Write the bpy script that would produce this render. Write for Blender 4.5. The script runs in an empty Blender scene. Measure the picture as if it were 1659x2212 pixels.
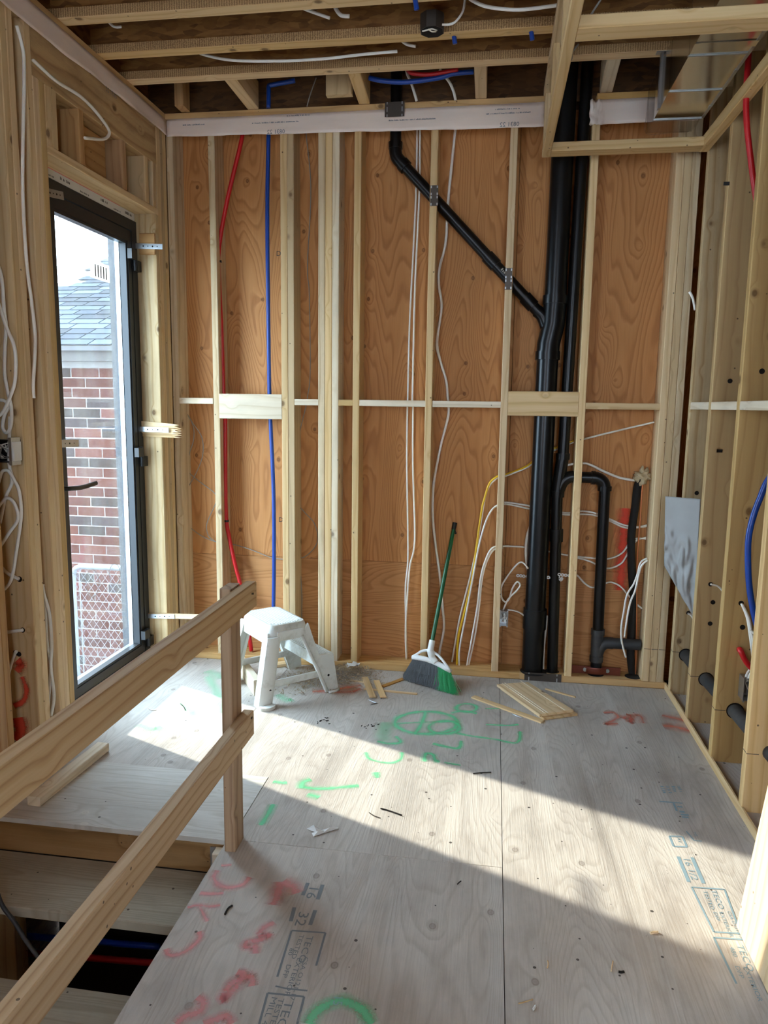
import bpy, math, random
from mathutils import Vector, Matrix, noise
random.seed(7)
scene = bpy.context.scene
C = scene.collection

# ---------------------------------------------------------------- camera
W, H = 1659, 2212
CAM = Vector((0.7834, -4.0182, 1.523)); YAW, PITCH, ROLL, FPX = 0.1479, 0.1449, 0.0135, 1574.7
_r = Vector((math.cos(YAW), math.sin(YAW), 0))
_f = Vector((-math.sin(YAW)*math.cos(PITCH), math.cos(YAW)*math.cos(PITCH), -math.sin(PITCH)))
_u = _r.cross(_f)
RIGHT = math.cos(ROLL)*_r + math.sin(ROLL)*_u
UP = -math.sin(ROLL)*_r + math.cos(ROLL)*_u
FWD = _f
cam = bpy.data.cameras.new('camera'); camo = bpy.data.objects.new('camera', cam); C.objects.link(camo)
camo.matrix_world = Matrix(((RIGHT.x, UP.x, -FWD.x, CAM.x), (RIGHT.y, UP.y, -FWD.y, CAM.y), (RIGHT.z, UP.z, -FWD.z, CAM.z), (0, 0, 0, 1)))
cam.sensor_fit = 'VERTICAL'; cam.sensor_height = 36.0; cam.lens = 36.0*FPX/H
cam.clip_start = 0.05; cam.clip_end = 200
scene.camera = camo

# ---------------------------------------------------------------- light
world = bpy.data.worlds.new('sky'); scene.world = world; world.use_nodes = True
wn = world.node_tree.nodes; wl = world.node_tree.links
wbg = wn['Background']
wbg.inputs['Color'].default_value = (0.64, 0.81, 1.0, 1); wbg.inputs['Strength'].default_value = 12.5
SUN_DIR = Vector((1.0, -0.435, -1.0905*math.tan(math.radians(25.0)))).normalized()   # the way the light travels
sun = bpy.data.lights.new('sun', 'SUN'); suno = bpy.data.objects.new('sun', sun); C.objects.link(suno)
sun.energy = 7.6; sun.angle = math.radians(0.9); sun.color = (1.0, 0.93, 0.82)
suno.rotation_euler = SUN_DIR.to_track_quat('-Z', 'Y').to_euler(); suno.location = (-6, 3, 5)
vs = scene.view_settings
scene.display_settings.display_device = 'sRGB'
vs.view_transform = 'Standard'; vs.look = 'None'; vs.gamma = 1.0; vs.use_curve_mapping = False
vs.exposure = 0.76
cy = scene.cycles
cy.max_bounces = 8; cy.diffuse_bounces = 5; cy.glossy_bounces = 3; cy.transmission_bounces = 4; cy.transparent_max_bounces = 12
cy.sample_clamp_indirect = 6.0; cy.caustics_reflective = False; cy.caustics_refractive = False
cy.use_denoising = True

# ---------------------------------------------------------------- helpers
def at(x, y, ax, v):
    """photo pixel -> point on the world plane ax = v"""
    d = FWD*FPX + RIGHT*(x-W/2) - UP*(y-H/2)
    i = 'xyz'.index(ax)
    return CAM + d*((v-CAM[i])/d[i])
def pts(l, ax, v): return [at(q[0], q[1], ax, q[2] if len(q) > 2 else v) for q in l]
def lin(h):
    h = h.lstrip('#'); o = []
    for i in (0, 2, 4):
        c = int(h[i:i+2], 16)/255
        o.append(c/12.92 if c <= 0.04045 else ((c+0.055)/1.055)**2.4)
    return (o[0], o[1], o[2], 1)
def wb(o):
    m = o.matrix_parent_inverse @ o.matrix_basis
    return wb(o.parent) @ m if o.parent else o.matrix_basis.copy()
def put(o, parent):
    if parent is not None:
        o.parent = parent; o.matrix_parent_inverse = wb(parent).inverted()
    return o
def tag(o, label=None, cat=None, group=None, kind=None):
    if label: o['label'] = label
    if cat: o['category'] = cat
    if group: o['group'] = group
    if kind: o['kind'] = kind
    return o
def empty(name, loc=(0, 0, 0)):
    o = bpy.data.objects.new(name, None); C.objects.link(o); o.location = loc; o.empty_display_size = 0.05
    return o
class MB:
    def __init__(s): s.v = []; s.f = []; s.uv = None
    def add(s, vs, fs):
        n = len(s.v); s.v += [tuple(p) for p in vs]; s.f += [tuple(i+n for i in f) for f in fs]; return s
    def box(s, x0, x1, y0, y1, z0, z1):
        return s.add([(x0,y0,z0),(x1,y0,z0),(x1,y1,z0),(x0,y1,z0),(x0,y0,z1),(x1,y0,z1),(x1,y1,z1),(x0,y1,z1)],
                     [(3,2,1,0),(4,5,6,7),(0,1,5,4),(1,2,6,5),(2,3,7,6),(3,0,4,7)])
    def prism(s, poly, axis, a, b):
        """poly: 2-D outline; extruded along axis from a to b"""
        def P(p, t):
            return {'x': (t, p[0], p[1]), 'y': (p[0], t, p[1]), 'z': (p[0], p[1], t)}[axis]
        n = len(poly)
        vs = [P(p, a) for p in poly] + [P(p, b) for p in poly]
        fs = [tuple(range(n-1, -1, -1)), tuple(range(n, 2*n))] + [(i, (i+1) % n, n+(i+1) % n, n+i) for i in range(n)]
        return s.add(vs, fs)
    def tube(s, path, r, n=8, r2=None, flat=None, caps=True):
        """sweep a circle (or an ellipse r x r2 whose long axis follows `flat`) along path; r may be a list"""
        m = len(path); path = [Vector(p) for p in path]
        rs = r if isinstance(r, (list, tuple)) else [r]*m
        prev = None; base = len(s.v)
        for i, p in enumerate(path):
            t = (path[min(i+1, m-1)] - path[max(i-1, 0)]).normalized()
            if prev is None:
                ref = Vector(flat) if flat is not None else (Vector((0, 0, 1)) if abs(t.z) < 0.9 else Vector((1, 0, 0)))
                a = (ref - t*ref.dot(t)).normalized()
            else:
                a = (prev - t*prev.dot(t)).normalized()
            prev = a; b = t.cross(a)
            q = rs[i]*(r2/ r if (r2 and not isinstance(r, (list, tuple))) else 1)
            for k in range(n):
                w = 2*math.pi*k/n
                s.v.append(tuple(p + a*(rs[i]*math.cos(w)) + b*(q*math.sin(w))))
        for i in range(m-1):
            for k in range(n):
                k2 = (k+1) % n
                s.f.append((base+i*n+k, base+i*n+k2, base+(i+1)*n+k2, base+(i+1)*n+k))
        if caps:
            s.f.append(tuple(base+k for k in range(n-1, -1, -1))); s.f.append(tuple(base+(m-1)*n+k for k in range(n)))
        return s
    def ring(s, c, axis, r0, r1, h, n=16):
        """washer / short sleeve: outer r1, inner r0, height h along axis"""
        ax = Vector(axis).normalized(); ref = Vector((0,0,1)) if abs(ax.z) < .9 else Vector((1,0,0))
        a = (ref-ax*ref.dot(ax)).normalized(); b = ax.cross(a); c = Vector(c); n0 = len(s.v)
        for (r, t) in ((r0,-h/2),(r1,-h/2),(r1,h/2),(r0,h/2)):
            for k in range(n):
                w = 2*math.pi*k/n
                s.v.append(tuple(c+ax*t+a*r*math.cos(w)+b*r*math.sin(w)))
        for q in range(4):
            for k in range(n):
                s.f.append((n0+q*n+k, n0+q*n+(k+1)%n, n0+((q+1)%4)*n+(k+1)%n, n0+((q+1)%4)*n+k))
        return s
    def build(s, name, mat, parent=None, smooth=False, loc=None):
        me = bpy.data.meshes.new(name)
        if loc is not None:
            L = Vector(loc); me.from_pydata([tuple(Vector(v)-L) for v in s.v], [], s.f)
        else:
            me.from_pydata(s.v, [], s.f)
        if s.uv:
            ul = me.uv_layers.new(name='UVMap')
            for lp in me.loops: ul.data[lp.index].uv = s.uv[lp.vertex_index]
        me.materials.append(mat)
        if smooth:
            me.polygons.foreach_set('use_smooth', [True]*len(me.polygons))
            if smooth != 'all':
                try: me.set_sharp_from_angle(angle=math.radians(40))
                except Exception: pass
        me.update()
        o = bpy.data.objects.new(name, me); C.objects.link(o)
        if loc is not None: o.location = loc
        return put(o, parent)
def spline(P, n=6):
    P = [Vector(p) for p in P]
    if len(P) < 3: return P
    out = []
    for i in range(len(P)-1):
        p0 = P[max(i-1, 0)]; p1 = P[i]; p2 = P[i+1]; p3 = P[min(i+2, len(P)-1)]
        for k in range(n):
            t = k/n
            out.append(0.5*((2*p1)+(p2-p0)*t+(2*p0-5*p1+4*p2-p3)*t*t+(3*p1-p0-3*p2+p3)*t*t*t))
    out.append(P[-1]); return out
_boxcache = {}
def lumber(name, a, b, w, h, mat, parent=None, up=(0, 0, 1), bev=0.003, bow=0.0, cut=0.0):
    """a sawn member from a to b: width w across, height h along `up`; local X runs along the grain"""
    a = Vector(a); b = Vector(b); L = (b-a).length
    key = (round(L, 4), round(w, 4), round(h, 4), bev, bow)
    me = _boxcache.get(key)
    if me is None or bow:
        cx = [(-w/2+bev, -h/2), (w/2-bev, -h/2), (w/2, -h/2+bev), (w/2, h/2-bev), (w/2-bev, h/2), (-w/2+bev, h/2), (-w/2, h/2-bev), (-w/2, -h/2+bev)]
        N = 7 if bow else 2
        v = []; f = []
        for i in range(N):
            t = i/(N-1); off = bow*math.sin(math.pi*t)
            v += [(-L/2+L*t, p[0]+off, p[1]) for p in cx]
        for i in range(N-1):
            f += [(i*8+k, i*8+(k+1) % 8, (i+1)*8+(k+1) % 8, (i+1)*8+k) for k in range(8)]
        f += [tuple(range(7, -1, -1)), tuple(range((N-1)*8, N*8))]
        f = [tuple(reversed(q)) if False else q for q in f]
        me = bpy.data.meshes.new(name); me.from_pydata(v, [], f); me.update(); _boxcache[key] = me
    me2 = me
    if me.materials and me.materials[0] != mat:
        me2 = me.copy(); me2.materials.clear(); me2.materials.append(mat)
    elif not me.materials:
        me.materials.append(mat)
    x = (b-a).normalized(); z = Vector(up); z = (z-x*z.dot(x)).normalized(); y = z.cross(x); c = (a+b)/2
    o = bpy.data.objects.new(name, me2); C.objects.link(o)
    o.matrix_basis = Matrix(((x.x, y.x, z.x, c.x), (x.y, y.y, z.y, c.y), (x.z, y.z, z.z, c.z), (0, 0, 0, 1)))
    return put(o, parent)
def copy_tree(o, parent=None):
    c = o.copy(); C.objects.link(c); c.parent = parent
    for ch in o.children: copy_tree(ch, c)
    return c
_texts = []
def text_mesh(name, s, size, mat, o, ex, ey, parent, lift=0.0006, mirror=False, align='LEFT', stretch=1.0):
    """flat print: string s laid from point o with reading direction ex and letter-up direction ey (turned to mesh at the end)"""
    cu = bpy.data.curves.new(name, 'FONT'); cu.body = s; cu.size = size; cu.align_x = align; cu.resolution_u = 2
    cu.materials.append(mat)
    ex = Vector(ex).normalized(); ey = Vector(ey).normalized(); ez = ex.cross(ey)
    if mirror: ex = -ex
    o = Vector(o) + ez*lift; ex = ex*stretch
    _texts.append((name, cu, mat, Matrix(((ex.x, ey.x, ez.x, o.x), (ex.y, ey.y, ez.y, o.y), (ex.z, ey.z, ez.z, o.z), (0, 0, 0, 1))), parent))
def fine_print(o, ex, ey, L, h, mat, parent, seed=1, name='fine_print', lift=0.0006):
    """a line of print too small to read: short bars"""
    rnd = random.Random(seed); ex = Vector(ex).normalized(); ey = Vector(ey).normalized(); nz = ex.cross(ey); o = Vector(o)+nz*lift; t = 0.0; mb = MB()
    while t < L:
        w = h*rnd.uniform(0.25, 0.7); k = h*rnd.uniform(0.6, 1.0); a = o+ex*t
        mb.add([a, a+ex*w, a+ex*w+ey*k, a+ey*k], [(0, 1, 2, 3)]); t += w+h*rnd.choice((0.2, 0.25, 0.3, 0.8))
    return mb.build(name, mat, parent)
def finish_texts():
    obs = []
    for (name, cu, mat, mx, parent) in _texts:
        ob = bpy.data.objects.new('lettering_source', cu); C.objects.link(ob); obs.append(ob)
    dg = bpy.context.evaluated_depsgraph_get(); dg.update()
    for ob, (name, cu, mat, mx, parent) in zip(obs, _texts):
        me = bpy.data.meshes.new_from_object(ob.evaluated_get(dg)); me.materials.clear(); me.materials.append(mat)
        o = bpy.data.objects.new(name, me); C.objects.link(o); o.matrix_basis = mx; put(o, parent)
    for ob in obs: bpy.data.objects.remove(ob)
    for t in _texts: bpy.data.curves.remove(t[1])

# ---------------------------------------------------------------- materials
def newmat(name):
    m = bpy.data.materials.new(name); m.use_nodes = True
    nt = m.node_tree; b = nt.nodes['Principled BSDF']
    return m, nt.nodes, nt.links, b
def N(nodes, t, **kw):
    n = nodes.new(t)
    for k, v in kw.items(): setattr(n, k, v)
    return n
def ramp(nodes, stops):
    r = nodes.new('ShaderNodeValToRGB'); e = r.color_ramp.elements
    while len(e) > len(stops): e.remove(e[-1])
    while len(e) < len(stops): e.new(0.5)
    for k, (p, c) in enumerate(stops): e[k].position = p; e[k].color = c if len(c) == 4 else (*c, 1)
    return r
def mth(nodes, links, op, a, b=None, c=None):
    n = nodes.new('ShaderNodeMath'); n.operation = op
    for i, q in enumerate((a, b, c)):
        if q is None: continue
        if isinstance(q, (int, float)): n.inputs[i].default_value = q
        else: links.new(q, n.inputs[i])
    return n.outputs[0]
def mixc(nodes, links, fac, a, b, mode='MIX'):
    n = nodes.new('ShaderNodeMix'); n.data_type = 'RGBA'; n.blend_type = mode
    for s, q in ((n.inputs['Factor'], fac), (n.inputs['A'], a), (n.inputs['B'], b)):
        if isinstance(q, (int, float)): s.default_value = q
        elif isinstance(q, tuple): s.default_value = q
        else: links.new(q, s)
    return n.outputs['Result']
def coords(nodes, links, scale=(1, 1, 1), rnd=True):
    tc = nodes.new('ShaderNodeTexCoord'); src = tc.outputs['Object']
    if rnd:
        oi = nodes.new('ShaderNodeObjectInfo')
        mul = nodes.new('ShaderNodeVectorMath'); mul.operation = 'SCALE'; mul.inputs[0].default_value = (37.1, 51.7, 23.3)
        links.new(oi.outputs['Random'], mul.inputs['Scale'])
        ad = nodes.new('ShaderNodeVectorMath'); ad.operation = 'ADD'; links.new(src, ad.inputs[0]); links.new(mul.outputs[0], ad.inputs[1])
        src = ad.outputs[0]
    if scale == (1, 1, 1): return src
    return scaled(nodes, links, src, scale)
def scaled(nodes, links, src, scale):
    m = nodes.new('ShaderNodeVectorMath'); m.operation = 'MULTIPLY'; links.new(src, m.inputs[0]); m.inputs[1].default_value = scale
    return m.outputs[0]
def noise_(nodes, links, vec, scale, detail=2.0, rough=0.5, dist=0.0):
    n = nodes.new('ShaderNodeTexNoise'); links.new(vec, n.inputs['Vector'])
    n.inputs['Scale'].default_value = scale; n.inputs['Detail'].default_value = detail
    n.inputs['Roughness'].default_value = rough; n.inputs['Distortion'].default_value = dist
    return n.outputs['Fac']
def wood(name, light, mid, dark, ring=26.0, contrast=0.55, vary=0.25, rough=0.62, knots=7.5, knot_r=0.10, grime=0.0, grimecol='#6b5a48'):
    m, nd, lk, b = newmat(name)
    p = coords(nd, lk)
    warp = noise_(nd, lk, scaled(nd, lk, p, (0.9, 5.0, 5.0)), 1.0, 2.0)
    vor = N(nd, 'ShaderNodeTexVoronoi'); lk.new(scaled(nd, lk, p, (0.75, 1.0, 1.0)), vor.inputs['Vector']); vor.inputs['Scale'].default_value = knots
    kd = vor.outputs['Distance']
    sx = N(nd, 'ShaderNodeSeparateXYZ'); lk.new(p, sx.inputs[0])
    yz = mth(nd, lk, 'ADD', sx.outputs['Y'], mth(nd, lk, 'MULTIPLY', sx.outputs['Z'], 0.8))
    near = mth(nd, lk, 'POWER', mth(nd, lk, 'MAXIMUM', mth(nd, lk, 'SUBTRACT', 1.0, mth(nd, lk, 'MULTIPLY', kd, 3.2)), 0.0), 2.0)
    ph = mth(nd, lk, 'ADD', mth(nd, lk, 'MULTIPLY', yz, ring), mth(nd, lk, 'ADD', mth(nd, lk, 'MULTIPLY', warp, 3.2), mth(nd, lk, 'MULTIPLY', near, 1.6)))
    fr = mth(nd, lk, 'FRACT', ph)
    rp = ramp(nd, [(0.0, (0.35,)*3), (0.12, (0.9,)*3), (0.6, (1,)*3), (1.0, (0.35,)*3)]); lk.new(fr, rp.inputs[0])
    fine = noise_(nd, lk, scaled(nd, lk, p, (4.0, 160.0, 160.0)), 1.0, 2.0)
    g = mth(nd, lk, 'MULTIPLY_ADD', fine, 0.35, mth(nd, lk, 'MULTIPLY', rp.outputs[0], 0.75))
    cr = ramp(nd, [(0.30, lin(dark)), (0.62, lin(mid)), (1.0, lin(light))]); lk.new(g, cr.inputs[0])
    flat = mixc(nd, lk, contrast, lin(mid), cr.outputs[0])
    big = noise_(nd, lk, scaled(nd, lk, p, (1.2, 7.0, 7.0)), 1.0, 3.0)
    oi = N(nd, 'ShaderNodeObjectInfo')
    var = mth(nd, lk, 'MULTIPLY_ADD', oi.outputs['Random'], vary, 1.0-vary*0.6)
    var = mth(nd, lk, 'MULTIPLY', var, mth(nd, lk, 'MULTIPLY_ADD', big, 0.30, 0.85))
    hs = N(nd, 'ShaderNodeHueSaturation'); lk.new(var, hs.inputs['Value']); lk.new(flat, hs.inputs['Color'])
    lk.new(mth(nd, lk, 'MULTIPLY_ADD', mth(nd, lk, 'FRACT', mth(nd, lk, 'MULTIPLY', oi.outputs['Random'], 7.3)), 0.22, 0.86), hs.inputs['Saturation'])
    kr = ramp(nd, [(0.0, (1,)*3), (knot_r*0.75, (0.85,)*3), (knot_r, (0.3,)*3), (knot_r*1.5, (0,)*3)]); lk.new(kd, kr.inputs[0])
    sw = mth(nd, lk, 'GREATER_THAN', N_sep(nd, lk, vor.outputs['Color'], 0), 0.45)
    kf = mth(nd, lk, 'MULTIPLY', mth(nd, lk, 'MULTIPLY', kr.outputs[0], sw), 0.85)
    col = mixc(nd, lk, kf, hs.outputs[0], lin('#5a3a1e'))
    # nail-sized dark specks
    v2 = N(nd, 'ShaderNodeTexVoronoi'); lk.new(p, v2.inputs['Vector']); v2.inputs['Scale'].default_value = 19.0
    sp = mth(nd, lk, 'MULTIPLY', mth(nd, lk, 'LESS_THAN', v2.outputs['Distance'], 0.075), mth(nd, lk, 'GREATER_THAN', N_sep(nd, lk, v2.outputs['Color'], 1), 0.6))
    col = mixc(nd, lk, mth(nd, lk, 'MULTIPLY', sp, 0.75), col, lin('#2e2118'))
    if grime:
        gn = ramp(nd, [(0.45, (0,)*3), (0.72, (1,)*3)]); lk.new(noise_(nd, lk, scaled(nd, lk, p, (2.0, 6.0, 6.0)), 2.0, 5.0, 0.65), gn.inputs[0])
        col = mixc(nd, lk, mth(nd, lk, 'MULTIPLY', gn.outputs[0], grime), col, lin(grimecol))
    lk.new(col, b.inputs['Base Color']); b.inputs['Roughness'].default_value = rough
    b.inputs['Specular IOR Level'].default_value = 0.3
    bp = N(nd, 'ShaderNodeBump'); bp.inputs['Strength'].default_value = 0.22; bp.inputs['Distance'].default_value = 0.002
    lk.new(g, bp.inputs['Height']); lk.new(bp.outputs[0], b.inputs['Normal'])
    return m
def N_sep(nd, lk, col, i):
    s = nd.new('ShaderNodeSeparateColor'); lk.new(col, s.inputs[0]); return s.outputs[i]
def plywood(name, light, mid, dark, freq=16.0, sx=0.55, sy=2.1, contrast=0.8, patches=0.25, knots=2.2, knot_r=0.035, rough=0.6, dirt=0.0, dirtcol='#6a625b', knotcol='#3a1d0c', bump=0.15, specks=0.0):
    """rotary-cut veneer: contour lines of a stretched noise field, small knots"""
    m, nd, lk, b = newmat(name)
    p = coords(nd, lk)
    ps = scaled(nd, lk, p, (sx, sy, 0.3))
    vor = N(nd, 'ShaderNodeTexVoronoi'); vor.voronoi_dimensions = '2D'
    lk.new(scaled(nd, lk, p, (1.0, 1.25, 1)), vor.inputs['Vector']); vor.inputs['Scale'].default_value = knots
    kd = vor.outputs['Distance']
    near = mth(nd, lk, 'POWER', mth(nd, lk, 'MAXIMUM', mth(nd, lk, 'SUBTRACT', 1.0, mth(nd, lk, 'MULTIPLY', kd, 2.4)), 0.0), 3.0)
    n1 = noise_(nd, lk, ps, 1.6, 1.5, 0.45, 0.35)
    n2 = noise_(nd, lk, scaled(nd, lk, p, (4.0, 13.0, 1)), 1.0, 2.0)
    ph = mth(nd, lk, 'ADD', mth(nd, lk, 'MULTIPLY', n1, freq), mth(nd, lk, 'ADD', mth(nd, lk, 'MULTIPLY', n2, 0.9), mth(nd, lk, 'MULTIPLY', near, 2.2)))
    fr = mth(nd, lk, 'FRACT', ph)
    rp = ramp(nd, [(0.0, lin(dark)), (0.10, lin(dark)), (0.30, lin(mid)), (0.85, lin(light)), (1.0, lin(dark))]); lk.new(fr, rp.inputs[0])
    col = mixc(nd, lk, contrast, lin(mid), rp.outputs[0])
    fine = noise_(nd, lk, scaled(nd, lk, p, (6.0, 180.0, 1.0)), 1.0, 3.0, 0.6)
    big = noise_(nd, lk, scaled(nd, lk, p, (0.8, 2.6, 1.0)), 1.0, 3.0)
    val = mth(nd, lk, 'ADD', mth(nd, lk, 'MULTIPLY_ADD', fine, 0.30, 0.72), mth(nd, lk, 'MULTIPLY_ADD', big, patches, 0.12-patches*0.5))
    hs = N(nd, 'ShaderNodeHueSaturation'); lk.new(val, hs.inputs['Value']); lk.new(col, hs.inputs['Color'])
    col = hs.outputs[0]
    kr = ramp(nd, [(0.0, (0.8,)*3), (knot_r*0.5, (0.55,)*3), (knot_r*0.75, (1,)*3), (knot_r, (0.2,)*3), (knot_r*1.6, (0,)*3)]); lk.new(kd, kr.inputs[0])
    sw = mth(nd, lk, 'GREATER_THAN', N_sep(nd, lk, vor.outputs['Color'], 0), 0.25)
    col = mixc(nd, lk, mth(nd, lk, 'MULTIPLY', mth(nd, lk, 'MULTIPLY', kr.outputs[0], sw), 0.8), col, lin(knotcol))
    if dirt:
        g1 = ramp(nd, [(0.42, (0,)*3), (0.75, (1,)*3)]); lk.new(noise_(nd, lk, scaled(nd, lk, p, (1.0, 1.6, 1)), 2.3, 7.0, 0.68), g1.inputs[0])
        col = mixc(nd, lk, mth(nd, lk, 'MULTIPLY', g1.outputs[0], dirt), col, lin(dirtcol))
    if specks:
        v2 = N(nd, 'ShaderNodeTexVoronoi'); v2.voronoi_dimensions = '2D'; lk.new(p, v2.inputs['Vector']); v2.inputs['Scale'].default_value = 9.0
        sp = mth(nd, lk, 'MULTIPLY', mth(nd, lk, 'LESS_THAN', v2.outputs['Distance'], mth(nd, lk, 'MULTIPLY', N_sep(nd, lk, v2.outputs['Color'], 2), 0.05)), mth(nd, lk, 'GREATER_THAN', N_sep(nd, lk, v2.outputs['Color'], 1), 0.62))
        col = mixc(nd, lk, mth(nd, lk, 'MULTIPLY', sp, specks), col, lin('#1c1815'))
    lk.new(col, b.inputs['Base Color']); b.inputs['Roughness'].default_value = rough; b.inputs['Specular IOR Level'].default_value = 0.25
    bp = N(nd, 'ShaderNodeBump'); bp.inputs['Strength'].default_value = bump; bp.inputs['Distance'].default_value = 0.002
    hgt = mth(nd, lk, 'ADD', mth(nd, lk, 'MULTIPLY', fine, 0.8), mth(nd, lk, 'MULTIPLY', fr, 0.5))
    lk.new(hgt, bp.inputs['Height']); lk.new(bp.outputs[0], b.inputs['Normal'])
    return m
def osb(name, light, dark):
    m, nd, lk, b = newmat(name); p = coords(nd, lk, rnd=False)
    n1 = noise_(nd, lk, scaled(nd, lk, p, (9, 9, 30)), 1.0, 2.0, 0.5, 1.5)
    v = N(nd, 'ShaderNodeTexVoronoi'); v.feature = 'F1'; lk.new(scaled(nd, lk, p, (16, 16, 55)), v.inputs['Vector']); v.inputs['Scale'].default_value = 1.0
    f = mth(nd, lk, 'ADD', mth(nd, lk, 'MULTIPLY', n1, 0.6), mth(nd, lk, 'MULTIPLY', N_sep(nd, lk, v.outputs['Color'], 0), 0.5))
    r = ramp(nd, [(0.25, lin(dark)), (0.8, lin(light))]); lk.new(f, r.inputs[0]); lk.new(r.outputs[0], b.inputs['Base Color']); b.inputs['Roughness'].default_value = 0.75
    return m
def plain(name, col, rough=0.5, metal=0.0, var=0.0, scale=12.0, bump=0.0, spec=0.5, dirt=None, dirt_amt=0.5, coat=0.0):
    m, nd, lk, b = newmat(name); p = coords(nd, lk, rnd=False)
    b.inputs['Roughness'].default_value = rough; b.inputs['Metallic'].default_value = metal; b.inputs['Specular IOR Level'].default_value = spec
    if coat: b.inputs['Coat Weight'].default_value = coat
    n = noise_(nd, lk, p, scale, 5.0, 0.6)
    hs = N(nd, 'ShaderNodeHueSaturation'); hs.inputs['Color'].default_value = lin(col)
    lk.new(mth(nd, lk, 'MULTIPLY_ADD', n, var*2, 1.0-var), hs.inputs['Value']); c = hs.outputs[0]
    if dirt:
        g = ramp(nd, [(0.48, (0,)*3), (0.68, (1,)*3)]); lk.new(noise_(nd, lk, p, scale*0.7, 6.0, 0.7), g.inputs[0])
        c = mixc(nd, lk, mth(nd, lk, 'MULTIPLY', g.outputs[0], dirt_amt), c, lin(dirt))
    lk.new(c, b.inputs['Base Color'])
    if bump:
        bp = N(nd, 'ShaderNodeBump'); bp.inputs['Strength'].default_value = bump; bp.inputs['Distance'].default_value = 0.003
        lk.new(n, bp.inputs['Height']); lk.new(bp.outputs[0], b.inputs['Normal'])
    return m
M = {}
M['stud'] = wood('spruce_stud', '#e6cb9c', '#d6b482', '#b68e58', contrast=0.55, vary=0.2)
M['stud_old'] = wood('spruce_weathered', '#d9c6a0', '#c3a67a', '#96764a', contrast=0.6, vary=0.25, grime=0.35, grimecol='#8a7658')
M['stud_pale'] = wood('spruce_pale', '#eee2cc', '#ddcbac', '#b9a180', contrast=0.5, vary=0.12, grime=0.3, grimecol='#a99c88')
M['stud_brown'] = wood('spruce_brown', '#c99e66', '#b5864f', '#8c6236', contrast=0.6, vary=0.15)
M['stud_olive'] = wood('spruce_olive', '#d2b480', '#c2a270', '#a08150', ring=20, contrast=0.55, vary=0.15)  # olive-toned spruce, a little darker than the plain studs
M['rail'] = wood('rail_fir', '#d4b890', '#c2a075', '#94724c', ring=40, contrast=0.75, vary=0.1, knots=5.0)
M['post'] = wood('post_fir', '#bc9c74', '#a07c56', '#705238', ring=26, contrast=0.7, vary=0.05)
M['beam'] = wood('beam_fir', '#cfae7a', '#b9935e', '#8a6840', ring=12, contrast=0.75, vary=0.05, grime=0.45, grimecol='#6d5638')
M['riser'] = wood('riser_fir_shaded', '#a58560', '#8c6c48', '#664c30', ring=18, contrast=0.6, vary=0.05, grime=0.3, grimecol='#5a4834')  # browner than plain fir: the riser's shade is put into its colour
M['plate'] = wood('plate_spruce', '#dcb77c', '#c99d60', '#a07540', contrast=0.55, vary=0.1, grime=0.2, grimecol='#8a6a44')
M['board'] = wood('cedar_board', '#e4caa0', '#d0b080', '#a88454', ring=22, contrast=0.6, vary=0.2)
M['fir_ply'] = plywood('fir_plywood', '#c68f5a', '#ba824d', '#986238', freq=34, sx=0.38, sy=2.4, contrast=0.5, patches=0.3, knots=3.0, knot_r=0.035)
M['fir_ply_low'] = plywood('fir_plywood_low', '#c28e5c', '#b68150', '#96643a', freq=30, sx=0.34, sy=2.8, contrast=0.5, patches=0.3, knots=1.6, knot_r=0.03)
M['floor_ply'] = plywood('floor_plywood', '#c6c0b7', '#bdb5ab', '#a2978b', freq=36, sx=0.40, sy=3.2, contrast=0.34, patches=0.22, knots=2.4, knot_r=0.035, dirt=0.65, dirtcol='#8f867d', knotcol='#776c62', bump=0.7, specks=0.85, rough=0.7)
M['stair_ply'] = plywood('stair_plywood', '#d3d0c9', '#c9c5bc', '#b0a999', freq=22, sx=0.25, sy=4.0, contrast=0.4, patches=0.3, dirt=0.45, dirtcol='#a39b8e', knotcol='#d8d2c6', bump=0.3, specks=0.8, rough=0.65)
M['tread_ply'] = plywood('tread_plywood', '#b3a995', '#a59a86', '#8a7f6b', freq=20, sx=0.25, sy=4.0, contrast=0.4, patches=0.35, dirt=0.6, dirtcol='#7c715f', knotcol='#6a5f50', bump=0.3, specks=0.8, rough=0.7)
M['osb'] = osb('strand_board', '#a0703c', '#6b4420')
M['osb_shaded'] = osb('strand_board_shaded', '#6e4c2b', '#46301c')  # darkened copy of the strand board, shade put into its colour
def knurled():
    m, nd, lk, b = newmat('joist_flange_side'); p = coords(nd, lk, rnd=False)
    w = N(nd, 'ShaderNodeTexWave'); w.bands_direction = 'X'; lk.new(p, w.inputs['Vector']); w.inputs['Scale'].default_value = 30.0; w.inputs['Distortion'].default_value = 5.0; w.inputs['Detail'].default_value = 1.0; w.inputs['Detail Scale'].default_value = 12.0
    r = ramp(nd, [(0.0, lin('#80603a')), (0.6, lin('#b48d5e')), (1, lin('#c8a270'))]); lk.new(w.outputs['Fac'], r.inputs[0]); lk.new(r.outputs[0], b.inputs['Base Color'])
    bp = N(nd, 'ShaderNodeBump'); bp.inputs['Strength'].default_value = 0.5; bp.inputs['Distance'].default_value = 0.004; lk.new(w.outputs['Fac'], bp.inputs['Height']); lk.new(bp.outputs[0], b.inputs['Normal'])
    b.inputs['Roughness'].default_value = 0.7
    return m
M['flange_side'] = knurled()
M['abs'] = plain('black_pipe', '#0f1012', rough=0.3, var=0.15, scale=6, spec=0.32)
M['abs_matte'] = plain('black_pipe_matte', '#2b2d2f', rough=0.6, var=0.3, scale=9, dirt='#55504a', dirt_amt=0.5)
M['hose'] = plain('black_foam_hose', '#1b1a19', rough=0.85, var=0.3, scale=40, bump=0.3)
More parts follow.
